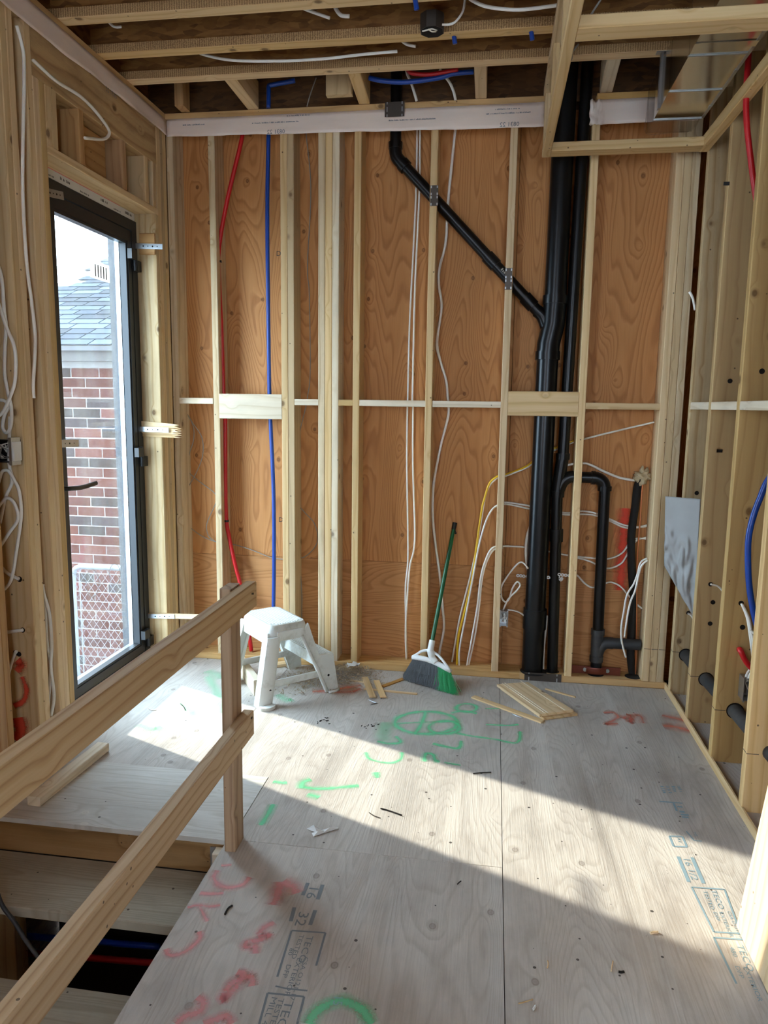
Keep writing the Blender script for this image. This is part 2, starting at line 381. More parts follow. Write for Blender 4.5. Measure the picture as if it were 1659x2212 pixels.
M['red'] = plain('red_pex', '#c0181e', rough=0.35, var=0.06)
M['blue'] = plain('blue_pex', '#0e3f96', rough=0.33, var=0.06)
M['cable'] = plain('white_cable', '#e9e5da', rough=0.45, var=0.08, scale=30)
M['cable_gray'] = plain('grey_wire', '#8f8a80', rough=0.5)
M['yellow'] = plain('yellow_cable', '#e6b81e', rough=0.4, var=0.05)
M['copper'] = plain('copper_tube', '#d08358', rough=0.35, metal=0.8, var=0.15)
M['copper_dull'] = plain('copper_bracket', '#6e3424', rough=0.45, metal=0.35, var=0.25)
M['foam'] = plain('spray_foam', '#b9a886', rough=0.9, var=0.35, scale=45, bump=0.8)
M['galv'] = plain('galvanised', '#b7babb', rough=0.33, metal=0.9, var=0.15, scale=30)
M['gate_steel'] = plain('gate_steel', '#6a6e70', rough=0.6, metal=0.2, var=0.2, scale=30)
M['nailplate'] = plain('nail_plate_steel', '#514942', rough=0.5, metal=0.6, var=0.15, scale=25)
M['duct'] = plain('sheet_metal', '#c9c5bc', rough=0.16, metal=1.0, var=0.06, scale=8)
M['aluminium'] = plain('black_aluminium', '#1d2024', rough=0.42, var=0.08, spec=0.5)
M['black'] = plain('black_plastic', '#141415', rough=0.4)
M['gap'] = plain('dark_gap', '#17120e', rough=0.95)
M['white_plastic'] = plain('stool_plastic', '#d9dcd6', rough=0.45, var=0.05, scale=8, dirt='#857c5e', dirt_amt=0.6)
M['stool_top'] = plain('stool_top_plastic', '#e6ecee', rough=0.45, var=0.05, scale=10, dirt='#8f9190', dirt_amt=0.45)
M['broom_white'] = plain('broom_white', '#eef0ee', rough=0.35, var=0.03)
M['broom_green'] = plain('broom_handle_green', '#0d5a33', rough=0.3, var=0.1)
M['bristle_gray'] = plain('bristle_grey', '#54575a', rough=0.6, var=0.6, scale=260)
M['bristle_green'] = plain('bristle_green', '#1d9453', rough=0.55, var=0.6, scale=260)
M['ink'] = plain('stamp_ink', '#767d80', rough=0.8)
M['ink_blue'] = plain('stamp_ink_blue', '#7f97a0', rough=0.8)
M['pencil'] = plain('pencil', '#3a3632', rough=0.8)
M['switch'] = plain('switch_white', '#d8d6cf', rough=0.4)
M['label'] = plain('frame_tape', '#cfcdc8', rough=0.5, var=0.1)
M['pink'] = plain('pink_tape', '#e0687a', rough=0.5, var=0.1)
def paper_mat():
    m, nd, lk, b = newmat('thin_paper'); out = nd['Material Output']
    b.inputs['Base Color'].default_value = lin('#eceae4'); b.inputs['Roughness'].default_value = 0.8
    tl = N(nd, 'ShaderNodeBsdfTranslucent'); tl.inputs['Color'].default_value = lin('#f2f0ea')
    ms = N(nd, 'ShaderNodeMixShader'); ms.inputs[0].default_value = 0.5; lk.new(b.outputs[0], ms.inputs[1]); lk.new(tl.outputs[0], ms.inputs[2]); lk.new(ms.outputs[0], out.inputs['Surface']); return m
M['paper'] = paper_mat()
M['membrane'] = plain('grey_membrane', '#9c9c9a', rough=0.55, var=0.06, scale=20)
M['dust'] = plain('sawdust', '#a08d72', rough=0.95, var=0.4, scale=60)
M['mortar'] = plain('mortar', '#84817e', rough=0.9, var=0.1, scale=30)
M['fascia'] = plain('eave_fascia', '#3d3935', rough=0.7, var=0.25, scale=10)
M['ground'] = plain('yard_ground', '#494642', rough=0.95, var=0.3, scale=3)
M['stucco'] = plain('exterior_jamb', '#4a4a4b', rough=0.9, var=0.35, scale=60, bump=0.5)
def poly_mat():
    m, nd, lk, b = newmat('vapour_barrier'); out = nd['Material Output']
    b.inputs['Base Color'].default_value = lin('#fbeadb'); b.inputs['Roughness'].default_value = 0.35
    tr = N(nd, 'ShaderNodeBsdfTransparent'); tl = N(nd, 'ShaderNodeBsdfTranslucent'); tl.inputs['Color'].default_value = lin('#fbeadb')
    n = noise_(nd, lk, coords(nd, lk, (3, 3, 20), rnd=False), 1.5, 4.0)
    m1 = N(nd, 'ShaderNodeMixShader'); m1.inputs[0].default_value = 0.12; lk.new(b.outputs[0], m1.inputs[1]); lk.new(tl.outputs[0], m1.inputs[2])
    m2 = N(nd, 'ShaderNodeMixShader'); lk.new(mth(nd, lk, 'MULTIPLY_ADD', n, 0.12, 0.0), m2.inputs[0]); lk.new(m1.outputs[0], m2.inputs[1]); lk.new(tr.outputs[0], m2.inputs[2])
    lk.new(m2.outputs[0], out.inputs['Surface']); return m
M['poly'] = poly_mat()
def glass_mat():
    m, nd, lk, b = newmat('dusty_glass'); out = nd['Material Output']
    tr = N(nd, 'ShaderNodeBsdfTransparent'); tr.inputs['Color'].default_value = (0.93, 0.96, 0.96, 1)
    gl = N(nd, 'ShaderNodeBsdfGlossy'); gl.inputs['Roughness'].default_value = 0.01
    df = N(nd, 'ShaderNodeBsdfTranslucent'); df.inputs['Color'].default_value = (0.85, 0.87, 0.9, 1)
    d2 = N(nd, 'ShaderNodeBsdfDiffuse'); d2.inputs['Color'].default_value = (0.85, 0.87, 0.9, 1)
    lw = N(nd, 'ShaderNodeLayerWeight'); lw.inputs['Blend'].default_value = 0.5
    fr = mth(nd, lk, 'MULTIPLY_ADD', mth(nd, lk, 'POWER', lw.outputs['Facing'], 5.0), 0.9, 0.05)
    ms = N(nd, 'ShaderNodeMixShader'); lk.new(fr, ms.inputs[0]); lk.new(tr.outputs[0], ms.inputs[1]); lk.new(gl.outputs[0], ms.inputs[2])
    dm = N(nd, 'ShaderNodeMixShader'); dm.inputs[0].default_value = 0.4; lk.new(df.outputs[0], dm.inputs[1]); lk.new(d2.outputs[0], dm.inputs[2])
    n = noise_(nd, lk, coords(nd, lk, (1, 6, 3), rnd=False), 1.6, 7.0, 0.7)
    r = ramp(nd, [(0.35, (0.003,)*3), (0.75, (0.018,)*3)]); lk.new(n, r.inputs[0])
    m2 = N(nd, 'ShaderNodeMixShader'); lk.new(r.outputs[0], m2.inputs[0]); lk.new(ms.outputs[0], m2.inputs[1]); lk.new(dm.outputs[0], m2.inputs[2])
    lk.new(m2.outputs[0], out.inputs['Surface']); return m
M['glass'] = glass_mat()
def film_mat():
    m, nd, lk, b = newmat('clear_film'); out = nd['Material Output']
    tr = N(nd, 'ShaderNodeBsdfTransparent'); gl = N(nd, 'ShaderNodeBsdfGlossy'); gl.inputs['Roughness'].default_value = 0.12
    ms = N(nd, 'ShaderNodeMixShader'); ms.inputs[0].default_value = 0.22; lk.new(tr.outputs[0], ms.inputs[1]); lk.new(gl.outputs[0], ms.inputs[2]); lk.new(ms.outputs[0], out.inputs['Surface']); return m
M['film'] = film_mat()
def spray(name, col, strength=0.85):
    """spray paint: solid along the stroke, breaking up into specks towards its edges"""
    m, nd, lk, b = newmat(name); out = nd['Material Output']
    b.inputs['Base Color'].default_value = lin(col); b.inputs['Roughness'].default_value = 0.7
    uv = N(nd, 'ShaderNodeUVMap'); s = N(nd, 'ShaderNodeSeparateXYZ'); lk.new(uv.outputs[0], s.inputs[0])
    e = mth(nd, lk, 'SUBTRACT', 1.0, mth(nd, lk, 'ABSOLUTE', mth(nd, lk, 'MULTIPLY_ADD', s.outputs[0], 2.0, -1.0)))
    p = coords(nd, lk, rnd=False)
    n1 = noise_(nd, lk, p, 260.0, 3.0, 0.7); n2 = noise_(nd, lk, p, 14.0, 3.0)
    a = mth(nd, lk, 'ADD', mth(nd, lk, 'MULTIPLY_ADD', e, 1.3, -0.12), mth(nd, lk, 'ADD', mth(nd, lk, 'MULTIPLY_ADD', n1, 1.2, -0.62), mth(nd, lk, 'MULTIPLY_ADD', n2, 1.1, -0.58)))
    cl = N(nd, 'ShaderNodeClamp'); lk.new(a, cl.inputs[0])
    tr = N(nd, 'ShaderNodeBsdfTransparent'); ms = N(nd, 'ShaderNodeMixShader')
    lk.new(mth(nd, lk, 'MULTIPLY', cl.outputs[0], strength), ms.inputs[0]); lk.new(tr.outputs[0], ms.inputs[1]); lk.new(b.outputs[0], ms.inputs[2]); lk.new(ms.outputs[0], out.inputs['Surface'])
    return m
M['spray_green'] = spray('spray_green', '#66d89c', 0.6)
M['spray_pink'] = spray('spray_pink', '#f09a9a', 0.52)
M['spray_faint'] = spray('spray_faint_green', '#62d69a', 0.3)
M['spray_red'] = spray('spray_red', '#e8452e', 0.8)
M['spray_coral'] = spray('spray_coral', '#e07a62', 0.5)
def rnd_tint(name, cols, rough=0.85, bump=0.4):
    m, nd, lk, b = newmat(name); oi = N(nd, 'ShaderNodeObjectInfo')
    r = ramp(nd, [(i/len(cols), lin(c)) for i, c in enumerate(cols)]); r.color_ramp.interpolation = 'CONSTANT'; lk.new(oi.outputs['Random'], r.inputs[0])
    n = noise_(nd, lk, coords(nd, lk), 35.0, 5.0, 0.65)
    hs = N(nd, 'ShaderNodeHueSaturation'); lk.new(r.outputs[0], hs.inputs['Color']); lk.new(mth(nd, lk, 'MULTIPLY_ADD', n, 0.7, 0.65), hs.inputs['Value'])
    lk.new(hs.outputs[0], b.inputs['Base Color']); b.inputs['Roughness'].default_value = rough; b.inputs['Specular IOR Level'].default_value = 0.08
    bp = N(nd, 'ShaderNodeBump'); bp.inputs['Strength'].default_value = bump; bp.inputs['Distance'].default_value = 0.004; lk.new(n, bp.inputs['Height']); lk.new(bp.outputs[0], b.inputs['Normal'])
    return m
M['brick'] = rnd_tint('red_brick', ['#4a2e28', '#52342d', '#442a24', '#533630', '#402823', '#4c3029', '#383130', '#4e3832', '#462b25', '#36302d'])
M['shingle'] = rnd_tint('roof_shingle', ['#242a31', '#2e353c', '#1e2328', '#373e46'], bump=0.6)

# ================================================================ THE SETTING
XL, XR, ZT = -1.052, 1.758, 3.083          # inner faces of the left and right framing, underside of the joists
S = 0.4064; T = 0.038; D = 0.14
def stud_v(parent, x, y, z0, z1, mat='stud', wx=T, wy=D, name='stud', bow=0.0):
    """vertical member whose corner is (x, y): wx along X, wy along Y"""
    return lumber(name, (x+wx/2, y+wy/2, z0), (x+wx/2, y+wy/2, z1), wx, wy, M[mat], parent, up=(0, 1, 0), bow=bow)

# ---- floor
floor = MB().box(-0.098, 2.9, -6.0, -1.745, -0.26, -0.0195).box(-1.19, 2.9, -1.745, 0.16, -0.26, -0.0195).build('floor', M['gap'])
tag(floor, 'worn greyish plywood subfloor with paint marks and stamps', kind='structure')
def sheet(parent, outline, name, mat, grain='y', z0=-0.019, z1=0.0):
    """floor sheet from an outline, local X along the face grain"""
    cx = sum(p[0] for p in outline)/len(outline); cyy = sum(p[1] for p in outline)/len(outline)
    mb = MB()
    if grain == 'y': mb.prism([(p[1]-cyy, -(p[0]-cx)) for p in outline], 'z', z0, z1)
    else: mb.prism([(p[0]-cx, p[1]-cyy) for p in outline], 'z', z0, z1)
    o = mb.build(name, mat)
    o.location = (cx, cyy, 0)
    if grain == 'y': o.rotation_euler = (0, 0, math.pi/2)
    return put(o, parent)
def rect(x0, x1, y0, y1): return [(x0, y0), (x1, y0), (x1, y1), (x0, y1)]
g = 0.0012
sheet(floor, rect(-0.098, 0.861-g, -4.15, -1.741-g), 'plywood_sheet', M['floor_ply'])
sheet(floor, [(-0.088+g, -1.741+g), (0.861-g, -1.741+g), (0.861-g, 0.14), (-0.36+g, 0.14), (-0.36+g, -1.30), (-0.088+g, -1.30)], 'plywood_sheet', M['floor_ply'])
sheet(floor, rect(0.861+g, 1.758, -2.6, -0.0), 'plywood_sheet', M['floor_ply'])
sheet(floor, rect(0.861+g, 2.6, -4.9, -2.6-g), 'plywood_sheet', M['floor_ply'])
sheet(floor, rect(-0.098, 0.861-g, -6.0, -4.15-g), 'plywood_sheet', M['floor_ply'])
sheet(floor, rect(-1.19, -0.36-g, -1.30+g, 0.14), 'plywood_sheet', M['floor_ply'])
land = sheet(floor, rect(-1.052, -0.088-g, -1.752, -1.30-g), 'plywood_sheet', M['stair_ply'], grain='x', z0=-0.017, z1=0.0012)

# ---- back wall
wall_b = MB().box(-1.2, 2.0, 0.16, 0.20, -0.26, 3.6).build('wall_back', M['osb_shaded'])
tag(wall_b, 'open stud wall sheathed in orange fir plywood', kind='structure')
def panel(parent, a, b, h, nrm, mat, th=0.015, name='sheathing_panel'):
    return lumber(name, a, b, h, th, mat, parent, up=nrm, bev=0.001)
zs = 0.615
for (x0, x1) in ((-1.19, -0.352), (-0.35, 0.868), (0.87, 1.90)):
    xm = (x0+x1)/2
    panel(wall_b, (xm, 0.148, zs+0.001), (xm, 0.148, 3.06), x1-x0, (0, -1, 0), M['fir_ply'])
    panel(wall_b, (x0, 0.148, (zs-0.001)/2), (x1, 0.148, (zs-0.001)/2), zs-0.001, (0, -1, 0), M['fir_ply_low'])
# sole plate (drilled where the pipes pass) and top plates
lumber('sole_plate', (-1.052, 0.07, 0.019), (0.97, 0.07, 0.019), D, T, M['plate'], wall_b)
lumber('sole_plate', (0.971, 0.07, 0.019), (1.758, 0.07, 0.019), D, T, M['plate'], wall_b)
lumber('top_plate', (-1.052, 0.07, 3.066), (0.99, 0.07, 3.066), D, 0.034, M['plate'], wall_b)
lumber('top_plate', (1.235, 0.07, 3.066), (1.758, 0.07, 3.066), D, 0.034, M['plate'], wall_b)
lumber('top_plate', (-1.052, 0.075, 3.029), (0.985, 0.075, 3.029), D-0.01, T, M['stud'], wall_b)
lumber('top_plate', (1.24, 0.075, 3.029), (1.758, 0.075, 3.029), D-0.01, T, M['stud'], wall_b)
ZS = 3.01
for (x, mt, bw) in ((-2*S, 'stud_old', 0.004), (-S, 'stud', 0.0), (0.0, 'stud', 0.0), (S, 'stud', -0.003), (2*S, 'stud', 0.0), (3*S, 'stud', 0.0)):
    stud_v(wall_b, x, 0.0, T, ZS, mt, bow=bw)
for (x, mt) in ((-1.052, 'stud_old'), (-0.196, 'stud_old'), (-0.157, 'stud'), (-0.118, 'stud_pale'),
                (1.634, 'stud'), (1.673, 'stud_olive'), (1.7115, 'stud_old')):
    stud_v(wall_b, x, 0.0, T, ZS, mt)
stud_v(wall_b, -0.37, 0.002, T, ZS, 'stud_olive')      # second ply behind the stud at the sheet joint
# flat blocking at mid height (set on edge so its narrow face shows) and two flat backing boards
for (x0, x1, mt) in ((-1.014, -0.8128, 'stud_pale'), (-0.332, -0.196, 'stud_pale'), (-0.08, 0.0, 'stud_olive'), (0.038, 0.4064, 'stud_pale'), (0.4444, 0.8128, 'stud_pale'), (1.2572, 1.634, 'stud')):
    lumber('blocking', (x0, 0.045, 1.536), (x1, 0.045, 1.536), 0.089, 0.034, M[mt], wall_b)
lumber('backing_board', (-0.7748, 0.018, 1.508), (-0.4064, 0.018, 1.508), T, 0.14, M['stud_pale'], wall_b)
lumber('backing_board', (0.8508, 0.018, 1.544), (1.2192, 0.018, 1.544), T, 0.13, M['board'], wall_b)

# ---- left wall with the door opening
wall_l = MB()
wall_l.box(-1.21, -1.194, -4.9, -1.107, -0.26, 3.6).box(-1.21, -1.194, -0.157, 0.2, -0.26, 3.6).box(-1.21, -1.194, -1.107, -0.157, 2.484, 3.6).box(-1.21, -1.194, -1.107, -0.157, -0.26, 0.0)
wall_l.box(-1.21, -1.194, -6.0, -1.1, -3.0, -0.26); wall_l.box(-1.21, -1.194, -6.0, -4.9, -0.26, 0.9)
wall_l = wall_l.build('wall_left', M['osb'])
tag(wall_l, 'open stud wall around the black glazed door', kind='structure')
def lstud(y0, z0, z1, mat='stud', w=T, name='stud', dx=0.0, depth=D):
    return lumber(name, (XL-depth/2+dx, y0+w/2, z0), (XL-depth/2+dx, y0+w/2, z1), depth, w, M[mat], wall_l, up=(0, 1, 0))
for y0 in (-2.45, -2.05, -1.614, -1.576): lstud(y0, -0.9, 3.0, 'stud_brown')
for y0 in (-1.377, -1.338): lstud(y0, -0.9 if y0 < -1.76 else 0.04, 3.0, 'stud')
lstud(-1.231, 0.04, 3.0, 'stud')
lstud(-1.192, 0.04, 2.784, 'stud'); lstud(-1.153, 0.04, 2.784, 'stud_olive')
lstud(-1.112, 2.556, 2.784, 'stud'); lstud(-1.072, 2.556, 2.784, 'stud_olive')
lstud(-0.157, 0.0, 2.5225, 'stud_old')
for y0, mt in ((-0.1185, 'stud'), (-0.080, 'stud_olive'), (-0.0415, 'stud')): lstud(y0, 0.0, 3.0, mt)
lumber('head_plate', (XL-D/2, -1.113, 2.540), (XL-D/2, -0.120, 2.540), D, 0.033, M['stud'], wall_l)
for y0, mt in ((-0.871, 'stud_brown'), (-0.495, 'stud_brown'), (-0.262, 'stud_olive'), (-0.1745, 'stud_old')): lstud(y0, 2.557, 2.783, mt, name='cripple', w=0.04)
lumber('insert_board', (XL-0.09, -0.80, 2.67), (XL-0.09, -0.51, 2.67), 0.02, 0.22, M['stud_brown'], wall_l)
lumber('header_beam', (XL-D/2, -1.191, 2.878), (XL-D/2, -0.120, 2.878), D-0.004, 0.188, M['beam'], wall_l)
lumber('sole_plate', (XL-D/2, -1.752, 0.019), (XL-D/2, -1.115, 0.019), D, T, M['plate'], wall_l)
lumber('sill_board', (XL-0.07, -1.112, 0.028), (XL-0.07, -0.16, 0.028), 0.10, 0.055, M['plate'], wall_l)
lumber('top_plate', (XL-D/2, -6.0, 3.066), (XL-D/2, 0.0, 3.066), D, 0.034, M['plate'], wall_l)
lumber('top_plate', (XL-D/2, -6.0, 3.012), (XL-D/2, 0.0, 3.012), D-0.01, 0.074, M['stud'], wall_l)

# ---- right wall
wall_r = MB().box(1.915, 1.93, -6.0, 0.2, -0.26, 3.6).build('wall_right', M['osb_shaded'])  # backing sheet coloured dark to stand in for the dark room behind the studs
tag(wall_r, 'open stud wall with pipes and cables run through the studs', kind='structure')
def rstud(y0, mat='stud', z0=0.0175, z1=3.04):
    return lumber('stud', (XR+D/2, y0+T/2, z0), (XR+D/2, y0+T/2, z1), D, T, M[mat], wall_r, up=(0, 1, 0))
RS = (-0.1075, -0.4655, -0.866, -1.27)
for y0, mt in zip(RS, ('stud_old', 'stud_olive', 'stud_olive', 'stud')): rstud(y0, mt)
rstud(-2.24, 'stud')
lumber('sole_plate', (XR+0.078, -2.0, 0.009), (XR+0.078, -0.0, 0.009), 0.154, 0.017, M['floor_ply'], wall_r)
lumber('plate_edge', (XR+0.003, -1.45, 0.019), (XR+0.003, 0.0, 0.019), 0.009, 0.038, M['stud'], wall_r, bev=0.001)
lumber('top_plate', (XR+D/2, -6.0, 3.062), (XR+D/2, 0.0, 3.062), D, 0.04, M['stud'], wall_r)
for (y0, y1) in ((-0.4275, -0.1075), (-0.828, -0.4655), (-1.232, -0.866)):
    lumber('blocking', (XR+0.045, y0, 1.542), (XR+0.045, y1, 1.542), 0.089, 0.036, M['stud_pale'], wall_r)
for zc in (2.28, 1.86):
    lumber('blocking', (1.80, -0.03, zc), (1.90, -0.03, zc), 0.038, 0.14, M['stud_olive'], wall_r)

wall_f = MB().box(-1.21, 1.25, -6.02, -6.0, -0.26, 3.6).box(1.85, 2.9, -6.02, -6.0, -0.26, 3.6).box(1.25, 1.85, -6.02, -6.0, -0.26, 0.9).box(1.25, 1.85, -6.02, -6.0, 2.7, 3.6).build('wall_front', M['osb'])  # unseen opening added in this wall to let in fill light
tag(wall_f, 'strand board wall behind the viewer', kind='structure')
# ---- ceiling: I-joists under a strand-board deck
ceil = MB().box(-1.21, 1.93, -6.0, 0.2, 3.385, 3.405).build('ceiling', M['osb'])
tag(ceil, 'underside of wooden joists and strand board deck', kind='structure')
JY = [-0.418+0.0, -0.689, -0.996] + [-1.30-0.305*k for k in range(9)]
for k, y0 in enumerate(JY):
    x0, x1 = -1.10, 1.90
    j = lumber('joist', (x0, y0+0.0325, ZT+0.019), (x1, y0+0.0325, ZT+0.019), 0.065, T, M['stud'], ceil, bev=0.0015)
    MB().box(x0, x1, y0-0.0012, y0, ZT+0.001, ZT+T-0.001).build('flange_side', M['flange_side'], j)
    MB().box(x0, x1, y0+0.028, y0+0.038, ZT+T, 3.385).build('web', M['osb'], j)
# short lookouts laid from the last joist to the plate
for (xa, xb, w, mt) in ((-0.549, -0.553, 0.062, 'stud'), (0.065, 0.052, 0.06, 'stud'), (0.661, 0.6575, 0.058, 'stud'), (1.26, 1.275, 0.062, 'stud_pale')):
    lumber('lookout', (xa, -0.352, ZT+0.07), (xb, 0.0, ZT+0.07), w, 0.14, M[mt], ceil)
lumber('lookout', (-0.06, -0.10, ZT+0.005), (-0.06, -0.10, ZT+0.26), 0.135, 0.04, M['stud_olive'], ceil, up=(0, 1, 0))
MB().box(-1.2, 1.93, 0.10, 0.12, 3.085, 3.385).build('rim_board', M['osb_shaded'], ceil)
lumber('lookout', (-0.93, -0.05, ZT), (-0.93, -0.05, ZT+0.3), 0.05, 0.09, M['stud_brown'], ceil, up=(0, 1, 0))

# ---- glazed door in the left wall
door = empty('door_1', (-1.163, -0.65, 0.07)); tag(door, 'black framed glass door standing in the stud opening', kind='structure')
YA, YB, ZA, ZB = -1.105, -0.159, 0.06, 2.481
FX0, FX1 = -1.245, -1.162
fr = MB()
fr.box(FX0, FX1, YB-0.055, YB, ZA, ZB); fr.box(FX0, FX1, YA, YA+0.055, ZA, ZB)
fr.box(FX0, FX1, YA+0.055, YB-0.055, ZB-0.055, ZB); fr.box(FX0, FX1, YA+0.055, YB-0.055, ZA, ZA+0.04)
fr.build('door_frame', M['aluminium'], door)
SX0, SX1 = -1.24, -1.165
GY0, GY1, GZ0, GZ1 = -0.914, -0.255, 0.150, 2.365
sash = MB()
sash.box(SX0, SX1, GY1, YB-0.058, ZA+0.045, ZB-0.06); sash.box(SX0, SX1, YA+0.058, GY0, ZA+0.045, ZB-0.06)
sash.box(SX0, SX1, GY0, GY1, GZ1, ZB-0.06); sash.box(SX0, SX1, GY0, GY1, ZA+0.045, GZ0)
sash = sash.build('door_leaf', M['aluminium'], door)
bead = MB(); bw = 0.014
bead.box(-1.205, -1.170, GY1-bw, GY1, GZ0, GZ1); bead.box(-1.205, -1.170, GY0, GY0+bw, GZ0, GZ1); bead.box(-1.205, -1.170, GY0+bw, GY1-bw, GZ0, GZ0+bw); bead.box(-1.205, -1.170, GY0+bw, GY1-bw, GZ1-bw, GZ1)
bead.build('glazing_bead', M['aluminium'], sash)
sp = MB()
sp.box(-1.236, -1.212, GY1-0.010, GY1, GZ0, GZ1); sp.box(-1.236, -1.212, GY0, GY0+0.010, GZ0, GZ1); sp.box(-1.236, -1.212, GY0+0.01, GY1-0.01, GZ0, GZ0+0.01)
sp.build('glass_spacer', M['galv'], sash)
MB().box(-1.211, -1.207, GY0+0.001, GY1-0.001, GZ0+0.001, GZ1-0.001).build('pane', M['glass'], sash)
hd = MB(); hd.box(-1.165, -1.150, -1.035, -1.0, 1.02, 1.22)
hd.tube(spline([(-1.15, -1.018, 1.135), (-1.105, -1.018, 1.135), (-1.095, -0.99, 1.134), (-1.095, -0.90, 1.130), (-1.10, -0.775, 1.136)]), 0.011, 10, r2=0.008)
hd = hd.build('door_handle', M['black'], door, smooth=True); tag(hd, 'black lever handle')
for zc in (2.275, 1.225, 0.185):
    h = MB(); h.tube([(-1.15, -0.205, zc-0.055), (-1.15, -0.205, zc+0.055)], 0.011, 10); h.box(-1.163, -1.138, -0.265, -0.207, zc+0.0, zc+0.05); h.box(-1.161, -1.138, -0.203, -0.162, zc-0.055, zc+0.0)
    h.build('hinge', M['black'], door)
lab = MB().box(-1.166, -1.160, -1.06, -0.18, 2.482, 2.5195).build('tape_strip', M['label'], door)
tag(lab, 'pale printed protective tape')
MB().box(-1.18, -1.162, -1.10, -0.33, 2.5198, 2.5232).build('foam_strip', M['pink'], door)
for i, yy in enumerate((-0.98, -0.86, -0.70, -0.52, -0.40, -0.28)):
    fine_print((-1.1602, yy, 2.488+0.008*(i % 2)), (0, 1, 0), (0, 0, 1), 0.07, 0.014 if i % 2 else 0.008, M['pencil'], lab, seed=i)
# sticker on the glass
stk = MB().box(-1.2066, -1.2060, -0.56, -0.38, 2.13, 2.215).build('sticker', M['paper'], door); tag(stk, 'white paper sticker')
for i in range(5): MB().box(-1.2059, -1.2056, -0.52+i*0.026, -0.51+i*0.026, 2.14, 2.20).build('sticker_print', M['pencil'], stk)
# outer jamb of the opening and threshold
jam = MB(); jam.box(-1.30, -1.246, -0.215, -0.06, -0.1, 2.6); jam.box(-1.30, -1.246, -1.30, -1.06, -0.1, 2.6)
jam = jam.build('door_jamb', M['stucco'], door)
MB().box(-1.40, -1.246, -1.12, -0.1, -0.1, 0.05).build('threshold', M['stucco'], door)

# ================================================================ LARGE THINGS
# ---- stair well and stairs
stair = empty('staircase', (-0.55, -1.9, -0.133)); tag(stair, 'plywood stair going down beside the rough wooden railing', 'stairs')
lumber('riser', (XL, -1.732, -0.076), (-0.10, -1.732, -0.076), 0.032, 0.115, M['riser'], stair)
lumber('tread', (XL, -1.888, -0.151), (-0.10, -1.888, -0.151), 0.276, 0.036, M['tread_ply'], stair)
lumber('tread', (XL, -2.32, -0.285), (-0.10, -2.32, -0.285), 0.31, 0.036, M['tread_ply'], stair)
lumber('tread', (XL, -2.72, -0.46), (-0.10, -2.72, -0.46), 0.28, 0.036, M['tread_ply'], stair)
lumber('ledger_block', (-0.135, -1.775, -0.055), (-0.10, -1.775, -0.055), 0.045, 0.06, M['stud_pale'], stair)
MB().box(-0.160, -0.138, -1.753, -1.7485, -0.115, -0.03).build('hanger_bracket', M['galv'], stair)
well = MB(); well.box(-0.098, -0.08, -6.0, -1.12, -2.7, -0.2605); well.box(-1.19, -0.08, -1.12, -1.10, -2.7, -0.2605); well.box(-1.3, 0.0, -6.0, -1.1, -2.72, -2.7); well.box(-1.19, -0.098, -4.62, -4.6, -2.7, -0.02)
wl_ = well.build('wall_stairwell', M['gap']); tag(wl_, 'stair well below the floor, its darkness put into near-black walls', kind='structure')  # near-black walls: the darkness of the well is put into their colour
def tube_thing(name, label, cat, path, r, mat, n=10, group=None, r2=None, flat=None, sm=6, parent=None):
    o = MB().tube(spline(path, sm), r, n, r2=r2, flat=flat).build(name, M[mat], parent, smooth='all')
    if parent is None: tag(o, label, cat, group)
    return o
tube_thing('water_pipe', 'red water pipe crossing the dark stair well under the steps', 'pipe', pts([(-40, 2052), (160, 2066), (345, 2081)], 'y', -1.40), 0.014, 'red')
tube_thing('water_pipe', 'dark blue water pipe crossing the stair well above the red one', 'pipe', pts([(-40, 2016), (160, 2030), (345, 2045)], 'y', -1.36), 0.014, 'blue')
tube_thing('loose_cable', 'dark cable hanging off the stair tread edge by the wall', 'cable', pts([(-20, 1880), (2, 1950), (30, 1990), (55, 2030), (95, 2085)], 'y', -2.06), 0.007, 'abs_matte')
# ---- rough railing
rail = empty('railing', (-0.05, -1.77, 0)); tag(rail, 'rough lumber safety railing with two rails beside the stairs', 'railing')
lumber('post', (-0.065, -1.767, 0.0), (-0.065, -1.767, 0.925), 0.038, 0.089, M['post'], rail, up=(0, 1, 0))
lumber('post', (-0.065, -3.65, 0.0), (-0.065, -3.65, 0.925), 0.038, 0.089, M['post'], rail, up=(0, 1, 0))
lumber('top_rail', (-0.0265, -3.72, 0.8755), (-0.0265, -1.665, 0.8755), 0.038, 0.089, M['rail'], rail)
lumber('mid_rail', (-0.0265, -3.72, 0.4285), (-0.0265, -1.71, 0.4285), 0.038, 0.089, M['rail'], rail)
for (y, z) in ((-1.70, 0.885), (-1.712, 0.888), (-1.73, 0.455), (-1.738, 0.455)):
    MB().tube([(-0.008, y, z), (-0.0065, y, z)], 0.004, 6).build('nail_head', M['gap'], rail)
# ---- plank lying on the landing, board leaning at the wall opening
o = lumber('loose_plank', (-0.895, -1.665, 0.0205), (-0.872, -1.205, 0.0205), 0.055, 0.038, M['stud_pale'])
tag(o, 'short offcut of lumber lying on the stair landing', 'plank')
o = lumber('leaning_board', (1.566, -2.05, 0.002), (1.838, -2.05, 2.45), 0.038, 0.286, M['stud'], up=(0, 1, 0))
tag(o, 'wide bright board standing on the floor at the edge of the wall opening', 'board')

